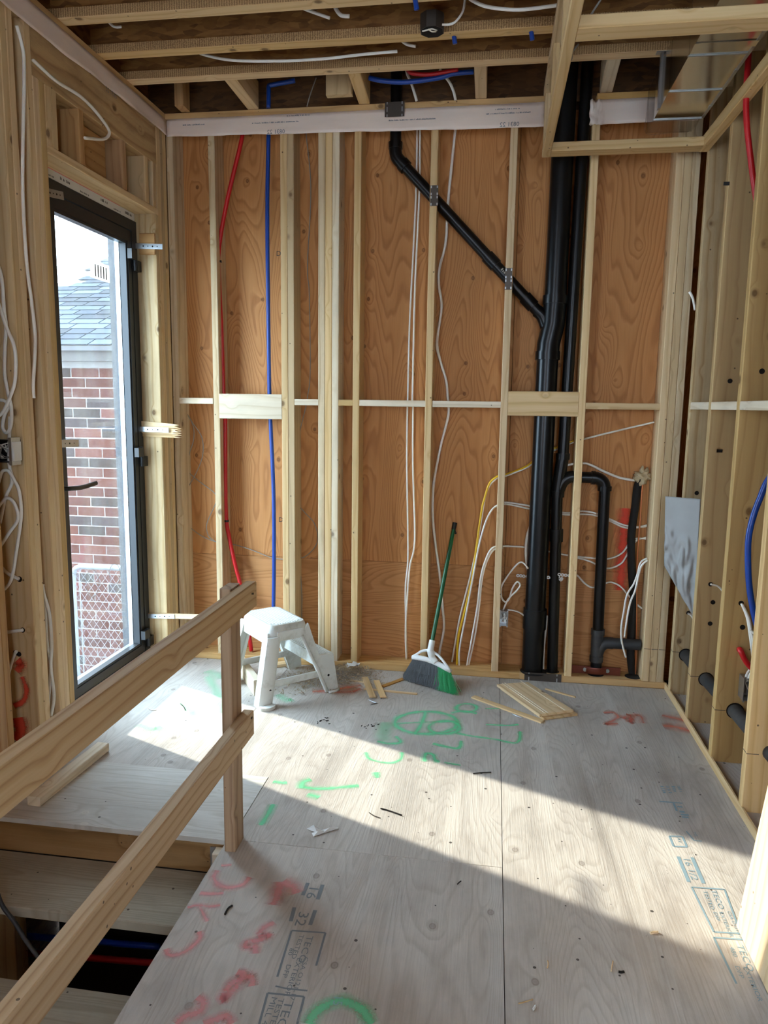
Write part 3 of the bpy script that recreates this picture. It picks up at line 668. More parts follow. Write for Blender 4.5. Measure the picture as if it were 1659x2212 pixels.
# ---- bulkhead frame hung below the joists
sof = empty('bulkhead_frame', (1.35, -0.12, 2.755)); tag(sof, 'pale lumber bulkhead frame hung under the joists around the metal duct', 'frame')
lumber('bottom_rail', (0.990, -2.9, 2.774), (0.990, -0.10, 2.774), 0.04, 0.038, M['stud'], sof)
lumber('hanger_rail', (0.985, -2.9, 3.06), (0.985, -0.10, 3.06), 0.038, 0.042, M['stud_old'], sof)
for y in (-0.12, -0.62, -1.14, -1.7, -2.3):
    lumber('hanger', (0.987, y, 2.793), (0.987, y, 3.04), 0.030, 0.038, M['stud_olive'], sof, up=(0, 1, 0))
lumber('cross_rail', (1.010, -0.147, 2.776), (1.712, -0.147, 2.776), 0.09, 0.042, M['stud'], sof)
lumber('cross_rail', (1.010, -1.314, 2.776), (1.712, -1.314, 2.776), 0.092, 0.042, M['stud'], sof)
lumber('cross_rail', (1.010, -2.3, 2.776), (1.712, -2.3, 2.776), 0.092, 0.042, M['stud'], sof)
lumber('wall_rail', (1.735, -2.9, 2.782), (1.735, -0.10, 2.782), 0.044, 0.055, M['stud'], sof)
# ---- sheet-metal duct
duct = empty('air_duct', (1.58, -1.0, 2.85)); tag(duct, 'shiny sheet metal air duct inside the ceiling bulkhead', 'duct')
dx0, dx1, dz0, dz1 = 1.463, 1.672, 2.85, 3.055
seg = [-0.27, -0.58, -0.90, -1.22, -1.54, -1.86, -2.2, -2.6]
for i in range(len(seg)-1):
    a, b_ = seg[i+1], seg[i]
    mb = MB(); mb.box(dx0, dx1, a+0.002, b_-0.002, dz0, dz0+0.002); mb.box(dx0, dx0+0.002, a+0.002, b_-0.002, dz0+0.002, dz1); mb.box(dx1-0.002, dx1, a+0.002, b_-0.002, dz0+0.002, dz1); mb.box(dx0+0.002, dx1-0.002, a+0.002, b_-0.002, dz1-0.002, dz1)
    mb.build('duct_section', M['duct'], duct)
    MB().box(dx0-0.004, dx1+0.004, b_-0.004, b_+0.004, dz0-0.004, dz0-0.0005).build('drive_cleat', M['galv'], duct)
MB().box(dx1, dx1+0.012, -2.6, -0.27, dz0-0.002, dz0+0.03).build('duct_flange', M['galv'], duct)
mb = MB(); mb.box(dx0, dx1, -0.27, -0.10, dz0-0.001, dz0+0.0005); mb.box(dx0, dx0+0.001, -0.27, -0.10, dz0+0.001, dz1); mb.box(dx0, dx1, -0.10, -0.099, dz0+0.001, dz1)
fm = mb.build('end_film', M['film'], duct); tag(fm, 'clear plastic film over the duct end')
MB().tube(spline([(dx0, -0.099, dz1), (dx0-0.002, -0.098, 2.95), (dx0, -0.099, dz0), (1.56, -0.099, dz0-0.002), (1.66, -0.10, dz0)], 4), 0.0025, 6).build('film_fold', M['film'], duct)
for (x, y) in ((1.458, -0.40), (1.676, -0.40), (1.676, -0.75)):
    mb = MB().box(x-0.006, x+0.006, y-0.012, y+0.012, dz0-0.003, ZT); mb.box(x-0.025, x+0.025, y-0.014, y+0.014, ZT-0.004, ZT)
    mb.build('hanger_strap', M['galv'], duct)
mb = MB().box(dx0-0.003, dx1+0.01, -1.0, -0.955, dz0-0.004, dz0-0.001); mb.build('foil_tape', M['duct'], duct)

# ---- poly vapour barrier hanging from the plates
def strip(name, label, P0, P1, outw, ztop, zbot, ripple, seed, torn=None):
    rnd = random.Random(seed); P0 = Vector(P0); P1 = Vector(P1); ow = Vector(outw); n = 60; m = 6; mb = MB()
    L = (P1-P0).length
    for i in range(n+1):
        t = i/n; base = P0.lerp(P1, t)
        for j in range(m+1):
            s = j/m
            zz = ztop*(1-s) + (zbot(t)+0.004*noise.noise((t*L*9, seed, 0)))*s
            o_ = 0.004 + ripple*(0.5+0.5*noise.noise((t*L*5, s*1.5, seed)))*(0.3+s) + 0.002*noise.noise((t*L*22, s*4, seed+9))
            q = base + ow*o_
            if torn and (t < torn[0] or t > torn[1]):
                q = q + (P1-P0).normalized()*0.02*noise.noise((s*9, seed, t)) + ow*0.03*noise.noise((s*7, t*30, seed))
            mb.v.append((q.x, q.y, zz))
    for i in range(n):
        for j in range(m):
            a = i*(m+1)+j; mb.f.append((a, a+1, a+m+2, a+m+1))
    o = mb.build(name, M['poly'], None, smooth='all')
    md = o.modifiers.new('thickness', 'SOLIDIFY'); md.thickness = 0.0006
    tag(o, label, 'plastic sheet'); return o
vb = strip('vapour_barrier', 'milky plastic strip hanging along the back wall top plate', (-1.04, -0.002, 0), (1.0, -0.002, 0), (0, -1, 0), 3.049, lambda t: 2.958-0.03*t, 0.014, 3, torn=(-1, 0.975))
strip('vapour_barrier', 'short torn plastic strip behind the metal duct', (1.20, -0.002, 0), (1.72, -0.002, 0), (0, -1, 0), 3.048, lambda t: 2.93+0.0*t, 0.02, 11, torn=(0.12, 2))
vl = strip('vapour_barrier', 'milky plastic strip hanging over the door header wall', (XL+0.002, -2.6, 0), (XL+0.002, -0.01, 0), (1, 0, 0), 3.049, lambda t: 2.955+0.008*math.sin(t*9), 0.016, 5)
for (px, py) in ((594, 284), (1098, 268)):
    q = at(px, py, 'y', -0.024); text_mesh('print', '0831 22', 0.03, M['ink'], (q.x+0.055, -0.026, q.z-0.012), (1, 0, 0), (0, 0, 1), vb, mirror=True)
for k, (px, py, L) in enumerate(((545, 268, 0.26), (620, 252, 0.12), (840, 262, 0.24), (1050, 248, 0.22), (1070, 238, 0.12), (395, 272, 0.12))):
    q = at(px, py, 'y', -0.026); fine_print((q.x, -0.027, q.z), (1, 0, 0), (0, 0, 1), L, 0.007, M['ink'], vb, seed=k)
for (px, py, s, sz) in ((250, 205, '0831 22', 0.03),):
    q = at(px, py, 'x', XL+0.02); text_mesh('print', s, sz, M['ink'], (XL+0.024, q.y, q.z-0.02), (0, 1, 0), (0, 0, 1), vl, mirror=True)

# ---- black drain pipes in the back wall
YP = 0.063
def pipe(mb, a, b, r, n=20): return mb.tube([a, b], r, n)
def thing(name, label, cat, loc, group=None): return tag(empty(name, loc), label, cat, group)
st = thing('drain_stack', 'thick black plastic drain stack running full height of the wall', 'pipe', (1.05, YP, 0.0))
MB().tube([(1.044, YP, 0.0), (1.053, YP, 1.86)], 0.057, 24).build('lower_pipe', M['abs'], st, smooth=True)
MB().tube([(1.078, YP, 2.02), (1.084, YP, 3.34)], 0.057, 24).build('upper_pipe', M['abs'], st, smooth=True)
mb = MB().tube([(1.052, YP, 1.80), (1.054, YP, 1.86), (1.074, YP, 1.96), (1.079, YP, 2.09)], 0.0605, 24)
mb.tube(spline([(1.055, YP, 1.90), (1.02, YP, 2.0), (0.985, YP, 2.035)], 5), 0.034, 18)
wy = mb.build('branch_fitting', M['abs'], st, smooth=True)
for z in (1.80, 2.09): MB().tube([(1.052 if z < 1.9 else 1.079, YP, z-0.022), (1.052 if z < 1.9 else 1.079, YP, z+0.022)], 0.0655, 24).build('fitting_collar', M['abs'], wy, smooth=True)
MB().tube([(1.0455, YP, 0.285), (1.0465, YP, 0.40)], 0.0655, 24).build('coupling', M['abs'], st, smooth=True)
MB().tube([(1.044, YP, 0.01), (1.0452, YP, 0.283)], 0.0595, 24).build('stub_pipe', M['abs'], st, smooth=True)
v2 = thing('vent_pipe', 'thinner black pipe standing close beside the thick drain stack', 'pipe', (1.15, YP, 0.0))
MB().tube([(1.157, YP, 0.0), (1.137, YP, 1.07)], 0.0302, 18).build('lower_pipe', M['abs'], v2, smooth=True)
MB().tube([(1.158, YP, 1.24), (1.188, YP, 3.34)], 0.0302, 18).build('upper_pipe', M['abs'], v2, smooth=True)
mb = MB().tube([(1.137, YP, 1.05), (1.147, YP, 1.16), (1.158, YP, 1.27)], 0.034, 18); mb.tube(spline([(1.145, YP, 1.08), (1.165, YP, 1.125), (1.20, YP, 1.15), (1.235, YP, 1.15)], 5), 0.033, 18)
te = mb.build('tee_fitting', M['abs'], v2, smooth=True)
for (x, z) in ((1.138, 1.055), (1.158, 1.262)): MB().tube([(x, YP, z-0.016), (x, YP, z+0.016)], 0.0375, 18).build('fitting_collar', M['abs'], te, smooth=True)
MB().tube([(1.144, YP, 0.79), (1.1425, YP, 0.86)], 0.037, 18).build('coupling', M['abs'], v2, smooth=True)
ls = thing('looped_drain', 'black pipe loop from the vent down to a side branch near the corner', 'pipe', (1.39, YP, 0.0))
mb = MB().tube([(1.235, YP, 1.15), (1.335, YP, 1.15)], 0.0302, 18); mb.tube([(1.388, YP, 1.10), (1.396, YP, 0.25)], 0.0302, 18)
mb.build('pipe_run', M['abs'], ls, smooth=True)
el = MB().tube(spline([(1.325, YP, 1.15), (1.352, YP, 1.146), (1.378, YP, 1.125), (1.387, YP, 1.095)], 5), 0.034, 18).build('elbow', M['abs'], ls, smooth=True)
for (a, b_) in (((1.315, YP, 1.15), (1.335, YP, 1.15)), ((1.3875, YP, 1.105), (1.388, YP, 1.08))): MB().tube([a, b_], 0.0375, 18).build('fitting_collar', M['abs'], el, smooth=True)
mb = MB().tube([(1.395, YP, 0.29), (1.396, YP, 0.12)], 0.034, 18); mb.tube(spline([(1.396, YP, 0.145), (1.41, YP, 0.195), (1.44, YP, 0.222), (1.48, YP, 0.224)], 5), 0.033, 18)
t2 = mb.build('tee_fitting', M['abs_matte'], ls, smooth=True)
for z in (0.285, 0.13): MB().tube([(1.3955, YP, z-0.016), (1.3955, YP, z+0.016)], 0.0375, 18).build('fitting_collar', M['abs_matte'], t2, smooth=True)
MB().tube([(1.396, YP, 0.0), (1.396, YP, 0.13)], 0.031, 18).build('stub_pipe', M['abs'], ls, smooth=True)
MB().tube([(1.47, YP, 0.224), (1.628, YP, 0.224)], 0.0302, 18).build('side_branch', M['abs_matte'], ls, smooth=True)
dg = thing('sloping_drain', 'black pipe slanting across the studs into the drain stack', 'pipe', (0.212, YP, 2.85))
MB().tube([(0.211, YP, 2.87), (0.211, YP, 3.34)], 0.0302, 18).build('upper_pipe', M['abs'], dg, smooth=True)
A, B = Vector((0.238, YP, 2.812)), Vector((1.0, YP, 2.022)); d_ = (B-A).normalized()
MB().tube([A, B], 0.0302, 18).build('sloping_pipe', M['abs'], dg, smooth=True)
el = MB().tube(spline([(0.211, YP, 2.90), (0.211, YP, 2.865), (0.222, YP, 2.83), A+d_*0.035], 5), 0.034, 18).build('elbow', M['abs'], dg, smooth=True)
for (c, dd) in ((Vector((0.211, YP, 2.893)), Vector((0, 0, 1))), (A+d_*0.03, d_)): MB().tube([c-dd*0.016, c+dd*0.016], 0.038, 18).build('fitting_collar', M['abs'], el, smooth=True)
for t in (0.655, 0.925): c = A.lerp(B, t); MB().tube([c-d_*0.035, c+d_*0.035], 0.036, 18).build('coupling', M['abs'], dg, smooth=True)
fine_print(A.lerp(B, 0.72)+Vector((0.0, -0.0306, 0.0)), d_, (-d_.z, 0, d_.x), 0.085, 0.016, M['cable_gray'], dg, seed=12, lift=0.0)
def nail_plate(px0, px1, py0, py1, label, y=-0.0032, th=0.0015):
    a = at(px0, py1, 'y', y); b_ = at(px1, py0, 'y', y)
    o = MB().box(a.x, b_.x, y-th, y, a.z, b_.z).build('nail_plate', M['nailplate']); tag(o, label, 'steel plate')
    for fx in (0.12, 0.88):
        for fz in (0.08, 0.42, 0.58, 0.92):
            cx_, cz_ = a.x+(b_.x-a.x)*fx, a.z+(b_.z-a.z)*fz
            MB().box(cx_-0.003, cx_+0.003, y-th-0.0006, y-th, cz_-0.006, cz_+0.006).build('punched_slot', M['galv'], o)
    return o
nail_plate(831, 874, 219, 253, 'dark steel nail plate on the top plate above the pipe elbow', y=-0.026)
nail_plate(929, 947, 400, 445, 'dark steel nail plate where the sloping pipe first crosses a stud')
nail_plate(1090, 1107, 579, 626, 'dark steel nail plate nearest the drain stack on the sloping pipe')
nail_plate(1132, 1213, 1457, 1479, 'long steel nail plate on the sole plate below the drain stack')
# drilled openings in the sole plate
for (x, r) in ((1.05, 0.075), (1.155, 0.04), (1.396, 0.045), (1.60, 0.045)):
    mb = MB().tube([(x, YP-0.02 if r > 0.06 else YP, 0.0375), (x, YP-0.02 if r > 0.06 else YP, 0.0386)], r, 20); mb.build('bored_hole', M['gap'], wall_b)
# pipe bracket and perforated strap
br = thing('pipe_bracket', 'dull copper bracket bolted behind the pipe foot near the corner', 'bracket', (1.4, 0.03, 0.04))
MB().box(1.262, 1.53, 0.055, 0.06, 0.04, 0.085).build('bracket_plate', M['copper_dull'], br)
MB().tube(spline([(1.335, 0.05, 0.065), (1.365, 0.036, 0.065), (1.396, 0.03, 0.065), (1.427, 0.036, 0.065), (1.455, 0.05, 0.065)], 4), 0.019, 8, r2=0.003, flat=(0, 0, 1)).build('strap_band', M['copper_dull'], br)
for x in (1.335, 1.457): MB().tube([(x, 0.053, 0.066), (x, 0.044, 0.066)], 0.011, 10).build('bolt', M['galv'], br)
def chain_strap(name, label, P):
    o = None; P = spline(P, 10); root = thing(name, label, 'strap', P[0])
    acc = 0; last = P[0]; k = 0
    for q in P[1:]:
        acc += (q-last).length; last = q
        if acc > 0.0155:
            acc = 0; MB().ring(q, (0, 1, 0), 0.0042, 0.0095, 0.002, 10).build('strap_link', M['galv'], root); k += 1
    return root
chain_strap('pipe_strap', 'perforated steel strap holding the thick drain stack', pts([(1112, 1243), (1125, 1244), (1144, 1246)], 'y', 0.06)+pts([(1180, 1247), (1195, 1249)], 'y', 0.05))
chain_strap('pipe_strap', 'bright perforated steel strap wrapped round the thinner vent pipe', pts([(1196, 1250), (1215, 1252)], 'y', 0.042)+pts([(1197, 1240)], 'y', 0.04)+pts([(1215, 1242), (1237, 1244)], 'y', 0.035))
# refrigerant hose and foam
tube_thing('insulated_hose', 'black foam insulated hose running down beside the corner studs', 'hose', pts([(1384, 1036), (1377, 1052), (1372, 1095), (1364, 1158), (1365, 1236), (1368, 1289), (1365, 1352), (1362, 1415), (1369, 1471)], 'y', 0.116), 0.0215, 'hose', 14)
tube_thing('copper_line', 'thin copper line following the black insulated hose', 'pipe', pts([(1389, 1040), (1387, 1055), (1383, 1120), (1378, 1184), (1376, 1240), (1375, 1352), (1372, 1468)], 'y', 0.101), 0.0045, 'copper', 8)
fb = MB(); c = at(1388, 1029, 'y', 0.115); rnd = random.Random(4)
for i in range(13):
    th = i/13*math.pi; ring = []
n1, n2 = 18, 26
for i in range(n1+1):
    for j in range(n2):
        th = math.pi*i/n1; ph = 2*math.pi*j/n2; v = Vector((math.sin(th)*math.cos(ph), math.sin(th)*math.sin(ph)*0.8, math.cos(th)))
        fb.v.append(tuple(c + v*(0.040+0.03*noise.noise(v*2.2)+0.014*noise.noise(v*6))))
for i in range(n1):
    for j in range(n2): fb.f.append((i*n2+j, (i+1)*n2+j, (i+1)*n2+(j+1) % n2, i*n2+(j+1) % n2))
tag(fb.build('foam_plug', M['foam'], None, smooth='all'), 'lump of expanding foam plugging the hole above the black hose', 'foam')

# ---- PEX lines
tube_thing('water_pipe', 'red plastic water pipe curving down the open stud wall', 'pipe', pts([(524, 262), (523, 297), (492, 428), (474, 529), (473, 596), (479, 727), (483, 847), (486.5, 903), (488, 1101), (496, 1165), (511, 1232), (518, 1258), (537, 1363), (543, 1406)], 'y', 0.055), 0.0118, 'red', 12)
tube_thing('water_pipe', 'blue plastic water pipe running straight down behind the step stool', 'pipe', pts([(580, 232), (580, 297), (577.5, 447), (579, 634), (582, 850), (584, 905), (591, 1064), (592, 1214), (591, 1305), (590, 1400)], 'y', 0.06), 0.0118, 'blue', 12)
for (px, py, which) in ((473, 565, 'upper'), (489, 1125, 'lower')):
    q = at(px, py, 'y', 0.055); o = MB().ring(q, (0, 0, 1), 0.0118, 0.0155, 0.012, 14).build('pipe_clip', M['black']); o.data.update()
    tag(o, 'black clip holding the red pipe, the %s of the two' % which, 'clip')
tube_thing('water_pipe', 'short blue pipe elbow above the top plate next to a lookout', 'pipe', pts([(580, 232), (580.5, 200), (581, 186), (590, 183), (637, 174)], 'y', -0.045), 0.0118, 'blue', 12)
tube_thing('water_pipe', 'blue pipe sagging between the lookouts above the nail plate', 'pipe', pts([(797, 168), (823, 174), (867, 177.5), (910, 174), (954, 166.5), (980, 159), (1023, 155)], 'y', -0.16), 0.0118, 'blue', 12)
tube_thing('water_pipe', 'red pipe peeking out above the sagging blue pipe at the ceiling', 'pipe', pts([(880, 150), (890, 158), (925, 161), (959, 156), (990, 150)], 'y', -0.17), 0.010, 'red', 12)
tube_thing('water_pipe', 'red pipe looping down the shaded studs by the bulkhead', 'pipe', pts([(1619, 60), (1617, 115), (1612, 200), (1613, 265), (1620, 330), (1632, 420), (1645, 480)], 'y', -0.72), 0.0118, 'red', 12)
tube_thing('water_pipe', 'blue pipe bowing out between the studs at waist height', 'pipe', pts([(1700, 980), (1659, 1037), (1643, 1073), (1628, 1113), (1617.5, 1158), (1615.7, 1204), (1618, 1260), (1626, 1314), (1637.5, 1358), (1655, 1400)], 'y', -1.12), 0.0118, 'blue', 12)
tube_thing('water_pipe', 'short red pipe leaving a bored hole above the metal box', 'pipe', [at(1597, 1403, 'y', -0.864)]+pts([(1600, 1406), (1611, 1428), (1629, 1448), (1650, 1458)], 'y', -0.91), 0.0118, 'red', 12)
for i, (px, py, w) in enumerate(((897, 14, 'first'), (980, 88, 'second'), (1147, 80, 'third'))):
    q = at(px, py, 'y', -0.645 if i else -0.96); tube_thing('pipe_stub', 'blue pipe stub poking down between the ceiling joists, %s from the junction box side' % w, 'pipe', [q+Vector((-0.02, 0.02, 0.10)), q+Vector((0, 0, 0.02)), q+Vector((0.006, 0, -0.012))], 0.010, 'blue', 10)
# horizontal waste line bored through the right wall studs
hp = thing('waste_pipe', 'dull black pipe bored through the studs of the shaded wall', 'pipe', (1.835, -0.7, 0.245))
MB().tube([(1.826, 0.0, 0.236), (1.832, -0.466, 0.24), (1.841, -0.866, 0.253), (1.846, -1.32, 0.262)], 0.031, 18).build('pipe_run', M['abs_matte'], hp, smooth=True)
for (x, y, z) in ((1.827, -0.109, 0.237), (1.832, -0.467, 0.240), (1.841, -0.8675, 0.253)):
    MB().ring((x, y, z), (0, 1, 0), 0.031, 0.036, 0.001, 20).build('bored_rim', M['gap'], hp)
def hole(px, py, y, r=0.011):
    q = at(px, py, 'y', y-0.0003); MB().tube([q, q-Vector((0, 0.0006, 0))], r, 12).build('bored_hole', M['gap'], wall_r)
for (px, py, y) in ((1505, 1065, RS[0]), (1487, 1324, RS[0]), (1535, 1262, RS[1]), (1540, 1301, RS[1]), (1534, 1347, RS[1]), (1577, 823, RS[1]), (1601, 1303, RS[2]), (1604, 1355, RS[2]), (1598, 1404, RS[2]), (1646, 802, RS[2])): hole(px, py, y)
for (px, py, y) in ((1569, 397, RS[1]), (1554, 974, RS[1])):
    q = at(px, py, 'y', y-0.0004); MB().box(q.x-0.012, q.x+0.012, y-0.006, y-0.0002, q.z-0.007, q.z+0.007).build('staple', M['black'], wall_r)
# pencil line across the studs at pipe height
for (y, x) in ((RS[0], XR), (RS[1], XR), (RS[2], XR), (RS[3], XR)):
    MB().box(x-0.0006, x+0.0, y, y+T, 0.253, 0.2555).build('pencil_line', M['pencil'], wall_r); MB().box(x, x+0.045, y-0.0006, y, 0.250, 0.2525).build('pencil_line', M['pencil'], wall_r)
for x in (1.634, 1.673, 1.7115): MB().box(x+0.002, x+0.036, -0.0006, 0.0, 0.222, 0.2245).build('pencil_line', M['pencil'], wall_b)
# grey membrane tacked between studs
mem = MB(); nu, nv = 30, 44
Pm = [at(1437, 1072, 'y', -0.19), at(1513, 1078, 'y', -0.30), at(1500, 1335, 'y', -0.30), at(1435, 1222, 'y', -0.19)]
for i in range(nu+1):
    for j in range(nv+1):
        u_, v_ = i/nu, j/nv
        q = Pm[0].lerp(Pm[1], u_).lerp(Pm[3].lerp(Pm[2], u_), v_)
        fold = 0.03*(abs(noise.noise((u_*2.4+3, v_*5.0, 2.0)))+0.7*abs(noise.noise((u_*4+v_*5, v_*3-u_*4, 5.0))))*max(0, min(1, (v_-0.30)*5)) + 0.01*noise.noise((u_*2, v_*2, 8))
        mem.v.append((q.x-fold*0.3, q.y-fold, q.z))
for i in range(nu):
    for j in range(nv): a = i*(nv+1)+j; mem.f.append((a, a+1, a+nv+2, a+nv+1))
o = mem.build('membrane_sheet', M['membrane'], None, smooth='all'); o.modifiers.new('thickness', 'SOLIDIFY').thickness = 0.0012
tag(o, 'creased grey membrane sheet hanging between the corner studs', 'sheet')

# ================================================================ CABLES AND BOXES
def cable(label, px, ax, v, r=0.0052, mat='cable', r2=None, name='cable', cat='cable', off=(0, 0, 0)):
    P = [p+Vector(off) for p in pts(px, ax, v)]
    return tube_thing(name, label, cat, P, r, mat, 8, r2=r2)
cable('white cable beside the black sloping pipe, further from it below the blocking', [(901, 262), (901, 280), (899, 409), (892, 559), (884.5, 708), (881, 858), (880, 881), (879, 1008), (881, 1139), (881, 1214), (876, 1270), (877, 1363), (879, 1428)], 'y', 0.118)
cable('white cable that bulges out beside its twin between two middle studs', [(908, 262), (907, 280), (906, 409), (901, 521), (896, 633), (891, 858), (892, 885), (892, 1008), (896, 1165), (885, 1225), (880, 1288), (876, 1363), (878, 1425)], 'y', 0.106)
cable('thick wavy white cable weaving down behind the broom handle', [(984, 262), (983.5, 280), (968.6, 428), (963, 521), (950, 577), (948, 615), (953.6, 664), (944, 738), (950, 776), (963, 820), (967, 858), (968.6, 896), (952, 963), (937, 1045), (935, 1116), (940.5, 1176), (950, 1243), (955.5, 1307), (959, 1356), (950, 1404), (948, 1430)], 'y', 0.116, r=0.0075)
cable('yellow cable arching down from behind the drain stack', [(1239, 952, .128), (1197, 969, .128), (1158, 991, .128), (1136, 1008, .12), (1090, 1026, .09), (1073, 1030), (1057, 1045), (1045, 1082), (1040, 1105), (1029, 1182), (1020, 1246), (1005, 1314), (990, 1378), (987, 1438)], 'y', 0.07, r=0.006, mat='yellow')
cable('white cable rising to the corner studs along the yellow cable', [(1413, 912), (1340, 929), (1263, 948, .11), (1239, 955, .128), (1197, 973, .128), (1158, 995, .128), (1136, 1011, .12), (1090, 1029), (1072, 1034), (1052, 1060), (1040, 1120), (1030, 1182), (1012, 1260), (992, 1340), (976, 1430)], 'y', 0.085)
cable('white cable dropping to the sole plate nearest the yellow cable', [(1095, 1088), (1070, 1094), (1052, 1120), (1036, 1173), (1023, 1240), (1006, 1330), (993, 1400), (992, 1438)], 'y', 0.06)
cable('upper white cable crossing behind the drain pipes to the corner', [(1085, 1090), (1093, 1085), (1151, 1094), (1189, 1103), (1228, 1108), (1258, 1104), (1288, 1109), (1317, 1121), (1347, 1134), (1377, 1138), (1401, 1134)], 'y', 0.128)
cable('white cable just under the upper cross cable behind the drain pipes', [(1070, 1095), (1093, 1089), (1151, 1101), (1189, 1108), (1228, 1112), (1262, 1111), (1288, 1114), (1317, 1125), (1347, 1139), (1373, 1140), (1401, 1136)], 'y', 0.127)
cable('lower white cable crossing behind the pipes and rising to the corner', [(1087, 1180), (1134, 1182), (1189, 1192), (1223, 1199), (1275, 1205), (1313, 1207), (1343, 1195), (1360, 1173), (1377, 1163), (1399, 1165)], 'y', 0.128)
cable('white cable sagging deepest behind the pipes below the others', [(1240, 1203), (1275, 1213), (1300, 1226), (1320, 1227), (1343, 1216), (1358, 1192), (1375, 1168), (1400, 1160)], 'y', 0.127)
cable('white cable bowing down to the plate beside the stud with the metal box', [(1100, 1180), (1087, 1180), (1063, 1184), (1048, 1212), (1038, 1250), (1031, 1310), (1020, 1374), (1008, 1438)], 'y', 0.07)
cable('white twin of the cable bowing down beside the metal box stud', [(1087, 1183), (1066, 1188), (1051, 1214), (1041, 1252), (1035, 1310), (1026, 1374), (1012, 1438)], 'y', 0.08)
cable('fat pale cable hugging the drain stack above the strap', [(1155, 1090), (1150, 1123), (1139, 1158), (1136, 1196), (1140, 1229), (1146, 1245)], 'y', 0.10, r=0.0085)
cable('white cable looped above the small metal box', [(1087, 1318), (1098, 1294), (1116, 1276), (1123.5, 1264), (1117, 1257), (1107, 1271), (1099.5, 1294), (1091, 1300), (1083, 1289), (1083, 1268), (1096, 1245), (1116, 1220), (1128.6, 1215), (1141, 1228)], 'y', 0.03, r=0.0048)
cable('short white cable from the small metal box to the drain stack', [(1096, 1317), (1110, 1319), (1124, 1324), (1140, 1337)], 'y', 0.05, r=0.0045)
cable('white cable dipping behind the looped pipe below the strap', [(1240, 1240), (1248, 1244), (1263, 1260), (1279, 1269), (1296, 1264), (1307, 1260), (1321, 1258), (1339, 1266), (1356, 1284), (1374, 1304), (1392, 1319)], 'y', 0.11)
cable('white cable looping from the corner stud down behind the hose', [(1398, 1206), (1384, 1215), (1377, 1240), (1369, 1261), (1354, 1286), (1347.6, 1321), (1342.5, 1352), (1343, 1385), (1352, 1420)], 'y', 0.035)
cable('white cable looping from the corner stud in front of the hose', [(1399, 1210), (1386, 1222), (1379, 1245), (1372, 1276), (1361.5, 1301), (1354, 1339), (1349, 1377)], 'y', 0.025)
cable('white cable end squeezed between the two drain pipe feet', [(1182, 1330), (1179, 1362), (1175, 1402), (1173, 1453)], 'y', 0.09, r=0.006)
cable('pale grey cable arcing to the foam plug', [(1192, 1040), (1202, 1022), (1225, 1005), (1258, 1001), (1275, 1004), (1306, 1019), (1339, 1032), (1372, 1038)], 'y', 0.105, r=0.007)
cable('thin grey wire hanging down between the tripled studs and the blue pipe', [(662, 280), (662, 297), (671.5, 409), (664, 577), (668, 634), (670, 802), (664, 858), (660, 881), (643.5, 952), (636, 1019), (638, 1079), (656.5, 1105), (679, 1131), (686, 1169), (664, 1199), (636, 1208), (612, 1208), (585, 1204), (541, 1187), (503, 1176), (468, 1171), (436, 1158), (410, 1139)], 'y', 0.125, r=0.0028, mat='cable_gray', name='wire', cat='wire')
cable('thin grey wire dropping behind the stool from the wire junction', [(636, 1210), (647, 1232), (652, 1280), (652, 1326), (652, 1400)], 'y', 0.125, r=0.0028, mat='cable_gray', name='wire', cat='wire')
cable('thin grey wire hooped beside the corner studs', [(402, 890), (417, 915), (436, 945), (438, 982), (425, 1019), (406, 1053)], 'y', 0.11, r=0.0028, mat='cable_gray', name='wire', cat='wire')
cable('thin grey wire curling from the corner towards the red pipe', [(402, 890), (417, 920), (418, 950), (408, 985), (406, 1016), (428, 1038), (464, 1066), (466, 1086), (447, 1131), (451, 1158), (468, 1171)], 'y', 0.12, r=0.0028, mat='cable_gray', name='wire', cat='wire')
# left wall
cable('long white cable running down the narrow slot beside the door studs', [(36, 55), (49, 104), (52, 145), (51, 241), (49, 400), (57, 560), (68, 649), (76, 725), (75, 775), (72, 826), (73, 860)], 'x', XL+0.009, r=0.0068)
cable('white cable looping over the header beam above the door', [(72, 131), (75, 133), (108, 164), (130, 181), (169, 205), (198, 231), (224, 263), (236, 284), (231, 297), (217, 301), (183, 298)], 'x', XL+0.012, r=0.0068)
yc = -1.40
cable('white cable coil hanging above the switch box', [(-6, 570), (0, 585), (5, 611), (9, 669), (13, 702), (11, 750), (10, 803), (16, 843), (24, 876), (25, 909), (21, 927), (13, 935), (6, 922), (10, 897), (18, 879), (10, 866), (-4, 864)], 'y', yc, r=0.0068)
cable('white cable sweeping past the edge of the studs above the switch box', [(-4, 655), (0, 666), (15, 709), (29, 742), (34, 775), (32, 826), (20, 861), (8, 887), (-4, 900)], 'y', yc-0.012, r=0.0068)
cable('white cable arching below the switch box down to a bored hole', [(-4, 1045), (3, 1022), (10, 1016), (20, 1019), (33, 1041), (42, 1064), (46, 1110), (37, 1181), (24, 1253), (0, 1280), (-6, 1285)], 'y', yc, r=0.0068)
cable('white cable crossing back on itself below the switch box', [(-6, 1100), (0, 1090), (14, 1076), (30, 1086), (39, 1120), (20, 1151), (0, 1181), (-6, 1190)], 'y', yc-0.012, r=0.0068)
cable('white cable entering the upper bored hole in the dark stud', [(-6, 1210), (0, 1222), (17, 1239), (41, 1251)], 'y', yc+0.014, r=0.007)
cable('short white cable running straight into the middle bored hole', [(-8, 1370), (0, 1368), (49, 1361)], 'y', yc+0.014, r=0.007)
cable('white cable hanging out of the lowest bored hole by the orange paint', [(36, 1408), (32, 1412), (20, 1449), (0, 1534), (-6, 1560)], 'y', yc+0.014, r=0.007)
cable('white cable bowed in the slot beside the door low down', [(93, 1262), (93, 1276), (107, 1327), (112, 1391), (110, 1442), (117, 1503), (110, 1547)], 'x', XL-0.02, r=0.0068)
